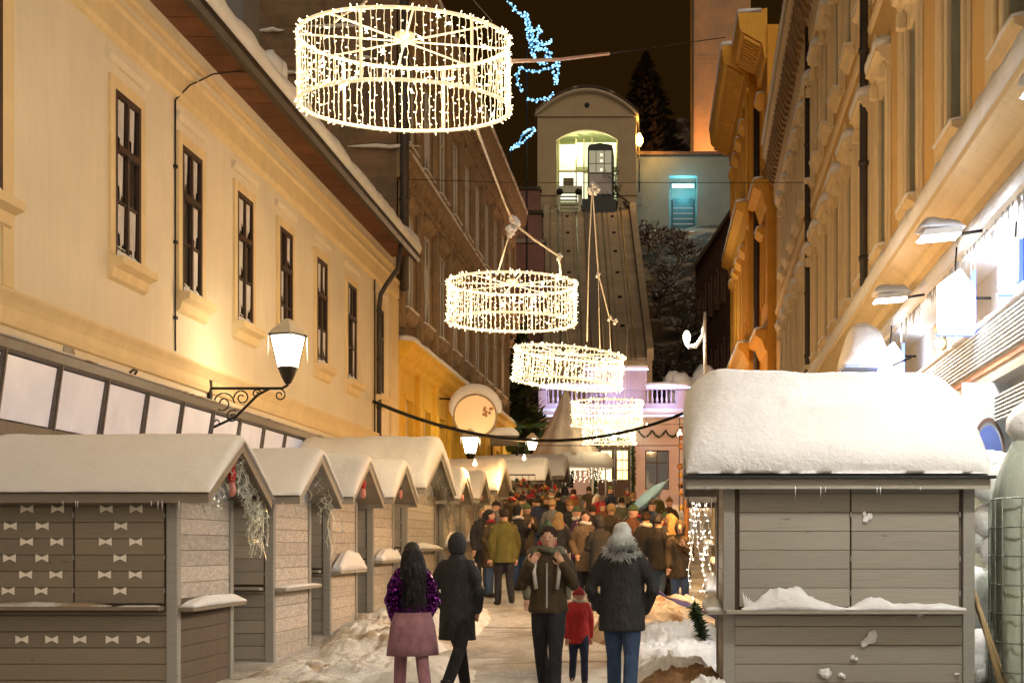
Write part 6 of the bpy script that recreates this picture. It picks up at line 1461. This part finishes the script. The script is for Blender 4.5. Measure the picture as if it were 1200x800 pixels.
    T.loft([[(r_ * 1.0 * math.cos(2 * PI * k / 14), r_ * .72 * math.sin(2 * PI * k / 14) + lean_ * z * h, z * h) for k in range(14)] for r_, z in ((.085 * h, .49), (.098 * h, .53), (.09 * h, .58))])
    out['trousers'] = remesh(T, vox, 'trousers')
    # shoes
    Sh = MB()
    for s_ in (-1, 1):
        hip, knee, ank, toe = legs[s_]; Sh.tube([ank + Vector((0, .006 * h, .05 * h)), ank + Vector((0, .010 * h, -.005 * h)), ank + Vector((0, .012 * h, -.018 * h))], [.034 * h, .030 * h, .030 * h], 10)
        Sh.ball(ank + Vector((0, .012 * h, -.022 * h)), (.026 * h, .032 * h, .022 * h), 10, 6); Sh.tube([ank + Vector((0, 0, -.02 * h)), toe + Vector((0, .01 * h, .002 * h)), toe + Vector((0, -.012 * h, -.003 * h))], [.026 * h, .025 * h, .019 * h], 10)
    out['shoes'] = remesh(Sh, vox * .8, 'shoe')
    # coat
    C_ = MB(); prof = [(coat_hem, .118 if coat_hem < .4 else .112, .088), (coat_hem + .02, .114, .086), (.56, .106, .080), (.63, .100, .074), (.70, .108, .078), (.765, .116, .078), (.805, .108, .066), (.832, .072, .055), (.856, .048, .048), (.872, .046, .047)]
    prof = [p for p in prof if p[0] >= coat_hem]; rings = []
    for i, (z, rx, ry) in enumerate(prof):
        c = J(0, 0, z); rings.append([(c.x + rx * h * wide * math.cos(2 * PI * k / 20) * (1 + (.03 * math.sin(5 * 2 * PI * k / 20 + z * 20) if z < .6 else 0)), c.y + ry * h * math.sin(2 * PI * k / 20), c.z) for k in range(20)])
    C_.loft(rings)
    for s_ in (-1, 1):
        S_, E_, W_, D = arm[s_]; limb(C_, [S_ - Vector((s_ * .02 * h, 0, 0)), (S_ + E_) / 2, E_, (E_ + W_) / 2, W_ - D * .004 * h], [.046 * h, .043 * h, .037 * h, .034 * h, .029 * h], 12)
    if hood:
        C_.ball(J(0, .035, .855), (.075 * h, .05 * h, .04 * h), 14, 8)
    out['coat'] = remesh(C_, vox, 'coat')
    # collar or scarf ring
    K = MB(); c = J(0, 0, .862); K.tube([(c.x + .050 * h * math.cos(a), c.y - .004 * h + .050 * h * math.sin(a), c.z + .008 * h * math.sin(a * 2)) for a in [2 * PI * k / 18 for k in range(19)]], .020 * h, 8, cap=False); out['scarf'] = K.mesh('scarf', skin)
    # hair / hat
    Hr = MB(); k_ = hk
    if hat == 'beanie':
        rings = []
        for i in range(9):
            f = i / 8; a = f * PI / 2; rings.append([(head.x + (.049 * h * k_) * math.cos(a) * math.cos(q) + 0, head.y + .060 * h * k_ * math.cos(a) * math.sin(q), head.z + .016 * h + .062 * h * k_ * math.sin(a)) for q in [2 * PI * k / 18 for k in range(18)]])
        Hr.loft(rings); Hr.tube([(head.x + .050 * h * k_ * math.cos(q), head.y + .061 * h * k_ * math.sin(q), head.z + .020 * h) for q in [2 * PI * k / 18 for k in range(19)]], .008 * h, 6, cap=False); Hr.ball(head + Vector((0, 0, .083 * h * k_)), .014 * h, 8, 6, 0, .1)
        out['hat'] = Hr.mesh('hat', skin)
    else:
        if hair == 'hood': 
            Hr.ball(head + Vector((0, .014 * h, .004 * h)), (.058 * h, .064 * h, .080 * h), 18, 12, 0, .02); out['hair'] = Hr.mesh('hood', skin)
        else:
            Hr.ball(head + Vector((0, .010 * h * k_, .022 * h * k_)), (.049 * h * k_, .058 * h * k_, .054 * h * k_), 22, 14, 0, .05)
            for q in range(14): a = q * PI * 2 / 14; Hr.ball(head + Vector((.040 * h * math.cos(a), .016 * h + .042 * h * math.sin(a), (.030 if math.sin(a) < -.2 else .002) * h)), (.016 * h, .016 * h, .02 * h), 8, 6, 0, .1)
            if hair == 'long':
                rings = []
                for z, rx, ry in ((.972, .030, .03), (.95, .056, .05), (.91, .066, .052), (.86, .078, .052), (.80, .088, .046), (.75, .084, .036), (.70, .066, .026), (.67, .03, .012)):
                    c = J(0, .028, z); rings.append([(c.x + rx * h * math.cos(q) * (1 + .10 * math.sin(q * 5 + z * 22) + .05 * math.sin(q * 9 - z * 40)), c.y + ry * h * math.sin(q), c.z) for q in [2 * PI * k / 18 for k in range(18)]])
                Hr.loft(rings)
            out['hair'] = remesh(Hr, vox * .7, 'hair')
    F_ = MB()
    for s_ in (-1, 1): F_.ball(head + Vector((s_ * .017 * h * k_, -.048 * h * k_, .006 * h)), (.0055 * h, .004 * h, .0035 * h), 6, 4)
    out['eye'] = F_.mesh('eyes', skin)
    Mo = MB(); Mo.ball(head + Vector((0, -.049 * h * k_, -.034 * h * k_)), (.012 * h, .005 * h, .0035 * h), 8, 4); out['mouth'] = Mo.mesh('mouth', skin)
    out['legs'] = legs; out['arm'] = arm; out['head'] = head
    return out
eyem = M('dark_eye', (.02, .015, .01), .3, 0, bstr=0); lipm = M('lips', (.40, .13, .10), .5, 0, bstr=0)
def person(label, loc, rz, pm, cols, group=None, scale=1.0):
    """cols: coat, trousers, shoes, hair, scarf materials"""
    t = thing('person', label, 'person', loc, rz, group); t.scale = (scale,) * 3
    for k in ('body', 'trousers', 'shoes', 'coat', 'scarf', 'hat', 'hair', 'eye', 'mouth'):
        if k not in pm or (k == 'scarf' and not cols.get('scarf')): continue
        m_ = {'body': skin, 'eye': eyem, 'mouth': lipm}.get(k) or cols.get(k) or cols.get('hair')
        nm = {'eye': 'eyes'}.get(k, k)
        o = obj(nm, pm[k], t); 
        if not pm[k].materials: pm[k].materials.append(skin)
        o.material_slots[0].link = 'OBJECT'; o.material_slots[0].material = m_
    return t
black = cloth('black_cloth', (.014, .013, .014)); jeans = cloth('blue_denim', (.035, .065, .13)); darkj = cloth('dark_trousers', (.02, .02, .025)); blackboot = cloth('black_boots', (.015, .012, .01), .5)
brownh = cloth('dark_brown_hair', (.03, .016, .009)); blackh = cloth('black_hair', (.010, .007, .007), .5); greyh = cloth('grey_white_fur', (.50, .52, .50), .9); blondh = cloth('fair_hair', (.30, .19, .08))
olive = cloth('olive_coat', (.10, .085, .018)); brownc = cloth('dark_brown_coat', (.055, .038, .02)); charc = cloth('charcoal_coat', (.028, .027, .028)); beige = cloth('beige_coat', (.13, .09, .055)); redc = cloth('red_coat', (.42, .03, .03)); greenc = cloth('grey_green_coat', (.10, .10, .065)); navy = cloth('navy_coat', (.02, .025, .055)); pinkt = cloth('dusty_pink_trousers', (.28, .14, .17)); plum = cloth('plum_coat', (.07, .02, .06)); greyc = cloth('grey_coat', (.12, .115, .11)); redsc = cloth('red_scarf', (.30, .03, .04)); whitesc = cloth('pale_scarf', (.55, .5, .45)); orangec = cloth('rust_coat', (.13, .05, .02)); greenhat = cloth('green_knit', (.06, .09, .04)); 
def sequin():
    m, nt, b = new_mat('purple_sequins'); tc = nt.nodes.new('ShaderNodeTexCoord'); v = nt.nodes.new('ShaderNodeTexVoronoi'); v.inputs['Scale'].default_value = 55; nt.links.new(tc.outputs['Object'], v.inputs[0])
    nt.links.new(ramp(nt, v.outputs['Distance'], [(.0, (.40, .06, .48)), (.5, (.14, .01, .20))]), b.inputs['Base Color']); b.inputs['Roughness'].default_value = .22; b.inputs['Metallic'].default_value = .7
    nm = nt.nodes.new('ShaderNodeNormalMap'); nm.inputs['Strength'].default_value = .9; nt.links.new(v.outputs['Color'], nm.inputs['Color']); nt.links.new(nm.outputs[0], b.inputs['Normal']); return m
seq = sequin()
def strands(parent, c, r, L_, n, m_, seed=1, down=True, w_=.006, name='hair_strands'):
    rr = random.Random(seed); mb = MB()
    for i in range(n):
        d = Vector((rr.gauss(0, 1), rr.gauss(0, 1) + .35, rr.gauss(0, 1) * .8 + .2)).normalized(); p = Vector((c[0] + d.x * r[0], c[1] + d.y * r[1], c[2] + d.z * r[2])); l_ = L_ * rr.uniform(.4, 1.1); sx = rr.uniform(-.02, .02)
        q = p + Vector((d.x * .03 + sx, d.y * .03, -l_ * .5)) if down else p + d * l_ * .5; t_ = q + (Vector((sx + rr.uniform(-.03, .03), .012, -l_ * .5)) if down else (d + Vector((rr.uniform(-.4, .4), 0, rr.uniform(-.6, .2)))) * l_ * .5)
        e = Vector((w_, w_ * .3, 0)); mb.add([p - e, p + e, q + e * .8, q - e * .8, t_], [(0, 1, 2, 3), (3, 2, 4)])
    o = mb.build(name, m_, parent, kind='stuff'); return o
G0 = lambda x, y: ground(x, y) + .01
# foreground people
pA = person_meshes(1.63, stride=.8, arms='pockets', vox=.014, hair='long', coat_hem=.52, fingers=True, wide=.95)
X = (483 - 780) * 14.6 / F
wA = person('woman with long black hair and purple sequined jacket walking away on the left', (X, 14.6, G0(X, 14.6)), R(200), pA, dict(coat=seq, trousers=pinkt, shoes=blackboot, hair=blackh))
strands(wA, (0, .03, 1.48), (.085, .085, .10), .55, 900, blackh, 3)
# layered tunic below the jacket
mb = MB(); mb.loft([[(.15 * r_ * math.cos(2 * PI * k / 24) * (1 + .05 * math.sin(k * 1.3)), .12 * r_ * math.sin(2 * PI * k / 24) * (1 + .05 * math.sin(k * 1.3)), z) for k in range(24)] for r_, z in ((1.72, .50), (1.66, .6), (1.45, .8), (1.2, .93))]); mb.build('tunic', pinkt, wA)
pB = person_meshes(1.72, stride=1.0, arms='pockets', vox=.014, hair='hood', coat_hem=.34, fingers=True, wide=1.08)
X = (536 - 780) * 15.6 / F
person('walker in a dark hooded long coat beside the woman in purple', (X, 15.6, G0(X, 15.6)), R(160), pB, dict(coat=charc, trousers=black, shoes=blackboot, hair=charc))
pC = person_meshes(1.80, stride=.7, arms='straps', vox=.014, coat_hem=.50, fingers=True, wide=1.05)
X = (643 - 780) * 15.2 / F
wC = person('dark haired man in a brown jacket walking towards the viewer', (X, 15.2, G0(X, 15.2)), R(-3), pC, dict(coat=brownc, trousers=darkj, shoes=blackboot, hair=brownh, scarf=greenc))
for s_ in (-1, 1): mb = MB(); mb.tube([(s_ * .11, -.15, 1.15), (s_ * .13, -.165, 1.32), (s_ * .13, -.10, 1.46), (s_ * .12, .06, 1.48), (s_ * .11, .14, 1.3)], [.022] * 5, 6); mb.build('backpack_strap', M('pale_strap', (.45, .42, .40), .8), wC)
mb = MB(); mb.ball((0, .20, 1.20), (.17, .10, .24), 14, 10); mb.build('backpack', rubber, wC)
mb = MB(); mb.loft([[(.195 * math.cos(a) * 1.04, .145 * math.sin(a) * 1.04, z) for a in [2 * PI * k / 24 for k in range(24)]] for z in (.90, .95)]); mb.build('hem_band', beige, wC)
mb = MB(); mb.box(-.008, .008, -.152, -.142, .95, 1.42); mb.build('zip', steel, wC)
pD = person_meshes(1.82, stride=.5, arms='pockets', vox=.014, coat_hem=.42, hood=True, fingers=True, wide=1.12)
X = (729 - 780) * 14.2 / F
wD = person('grey haired person in a long charcoal coat and jeans seen from behind', (X, 14.2, G0(X, 14.2)), R(176), pD, dict(coat=charc, trousers=jeans, shoes=blackboot, hair=greyh))
strands(wD, (0, .02, 1.66), (.085, .10, .12), .16, 900, greyh, 5); strands(wD, (0, .07, 1.54), (.13, .08, .05), .09, 900, greyh, 6, down=False, name='fur_hood')
pE = person_meshes(1.12, stride=.6, arms='down', vox=.012, coat_hem=.42, fingers=True, child=True, hat='beanie')
X = (678 - 780) * 16.6 / F
person('small child in a red coat and red knitted hat walking between the two adults', (X, 16.6, G0(X, 16.6)), R(8), pE, dict(coat=redc, trousers=navy, shoes=blackboot, hat=redsc, hair=redsc, scarf=whitesc))
pF = person_meshes(1.84, stride=.4, arms='down', vox=.014, coat_hem=.45, fingers=False, hat='beanie', wide=1.1)
X = (641 - 780) * 18.4 / F
person('tall person in green knitted hat and red scarf right behind the brown jacket', (X, 18.4, G0(X, 18.4)), R(5), pF, dict(coat=greenc, trousers=darkj, shoes=blackboot, hat=greenhat, hair=brownh, scarf=redsc))
# crowd
V = [person_meshes(1.75, 0, 'down', .018), person_meshes(1.68, 0, 'pockets', .018, hair='long', coat_hem=.34), person_meshes(1.78, .4, 'pockets', .018, hat='beanie', coat_hem=.45), person_meshes(1.70, 0, 'phone', .018, hair='hood', coat_hem=.42), person_meshes(1.80, .3, 'down', .018, coat_hem=.44, wide=1.1), person_meshes(1.66, 0, 'phone', .018, hat='beanie', coat_hem=.36)]
G_ = 'crowd gathered between the stalls'
C5 = {'black': black, 'charcoal': charc, 'brown': brownc, 'olive': olive, 'beige': beige, 'navy': navy, 'red': redc, 'grey': greyc, 'plum': plum, 'rust': orangec, 'grey green': greenc}
rows = [  # px, Y, heading, variant, coat, place phrase
 (591, 27.0, 200, 4, 'olive', 'standing with jeans near the sixth stall'), (573, 28.5, 80, 1, 'brown', 'in front of the narrow stall ledge'), (565, 30.5, 30, 0, 'charcoal', 'close to the stall side left of the olive jacket'), (607, 30, 250, 3, 'black', 'just right of the olive jacket'), (618, 33, 170, 5, 'brown', 'behind the olive jacket near the baubles'), (580, 34, 120, 2, 'grey', 'beside the small far stall'),
 (630, 35, 200, 0, 'navy', 'behind the tall person in the green hat'), (655, 29, 160, 1, 'charcoal', 'right behind the man with straps'), (668, 33, 190, 2, 'black', 'in mid crowd above the child in red'), (686, 27.5, 150, 1, 'beige', 'left of the grey haired person'), (694, 31, 210, 4, 'black', 'shoulder to shoulder with the beige coat'), (706, 35, 180, 5, 'rust', 'before the parasol stall'),
 (716, 30, 170, 0, 'brown', 'peeking left over the grey haired person'), (748, 33, 60, 3, 'charcoal', 'right of the grey haired person far back'), (741, 28, 200, 2, 'rust', 'directly right of the grey haired head'), (757, 26.5, 190, 0, 'black', 'at the orange snow bank left side'), (771, 25.5, 140, 4, 'black', 'standing wide at the orange snow bank'), (786, 25.8, 230, 1, 'black', 'by the orange lit kiosk wall'),
 (797, 24.8, 170, 3, 'brown', 'tight against the icicle lights'), (779, 29, 200, 5, 'grey', 'behind the pair at the orange snow bank'), (764, 31, 160, 2, 'navy', 'below the pale umbrella'), (728, 37, 190, 4, 'grey green', 'in the back row under the fourth light ring'), (742, 40, 170, 0, 'black', 'in the back row under the garlanded doors'), (700, 41, 200, 1, 'red', 'in the back row near the parasol stall right edge'),
 (683, 38, 180, 3, 'grey', 'in the back row before the parasol counter'), (672, 43, 170, 0, 'rust', 'at the parasol stall counter left side'), (654, 40, 190, 4, 'charcoal', 'in the back row left of the parasol stall'), (645, 46, 160, 2, 'beige', 'far back beside the sign board'), (640, 38.5, 180, 5, 'black', 'under the drooping stall snow'), (623, 39, 220, 1, 'red', 'by the hanging baubles'),
 (612, 37, 140, 4, 'grey green', 'between the small stall and the baubles'), (600, 41, 200, 0, 'brown', 'deep between the wide stall and the crowd'), (755, 45, 180, 1, 'charcoal', 'far back near the right window of the lower station'), (770, 42, 190, 0, 'olive', 'far back right of the garlanded doors'), (715, 47, 180, 2, 'navy', 'farthest back in the street centre'), (690, 50, 180, 4, 'brown', 'farthest back beside the parasol roof'), (662, 52, 190, 1, 'grey', 'farthest back left of the parasol'), (735, 52, 170, 5, 'beige', 'farthest back just before the doors'), (784, 36, 180, 2, 'brown', 'behind the display pole'), (677, 30, 120, 5, 'plum', 'close behind the child in red'), (725, 26.5, 180, 1, 'navy', 'hidden mostly by the grey haired person'), (702, 26, 200, 3, 'charcoal', 'nearest the grey haired person on the left'), (647, 33, 170, 0, 'grey', 'seen over the shoulder of the man with straps')]
hairs = [brownh, blackh, blondh, greyh, brownh]
hatsm = [blackh, redsc, greyc, cloth('mustard_knit', (.16, .09, .03)), greenhat]
vn = ['bare headed person', 'long haired person', 'knit hatted person', 'hooded person', 'broad person', 'bobble hatted person']
for i, (px, Y, hd, v, cn, place) in enumerate(rows):
    x = (px - 780) * Y / F; hm = hatsm[i % 5] if v in (2, 5) else hairs[i % 5]
    if v == 3: hm = C5[cn]
    hd = hd if i % 5 < 3 and i else (hd + 150 + 37 * i % 90 if i else hd)
    person(f'{vn[v]} in {cn} coat {place}', (x, Y, G0(x, Y)), R(hd), V[v], dict(coat=C5[cn], trousers=[darkj, jeans, black, jeans, darkj][i % 5], shoes=blackboot, hair=hm, hat=hm, scarf=[None, redsc, None, whitesc, None, None][i % 6]), G_, 1 + .04 * math.sin(i * 2.3))
print('OBJS', len(bpy.data.objects), 'TRIS', sum(len(o.data.polygons) for o in bpy.data.objects if o.type == 'MESH') * 2)
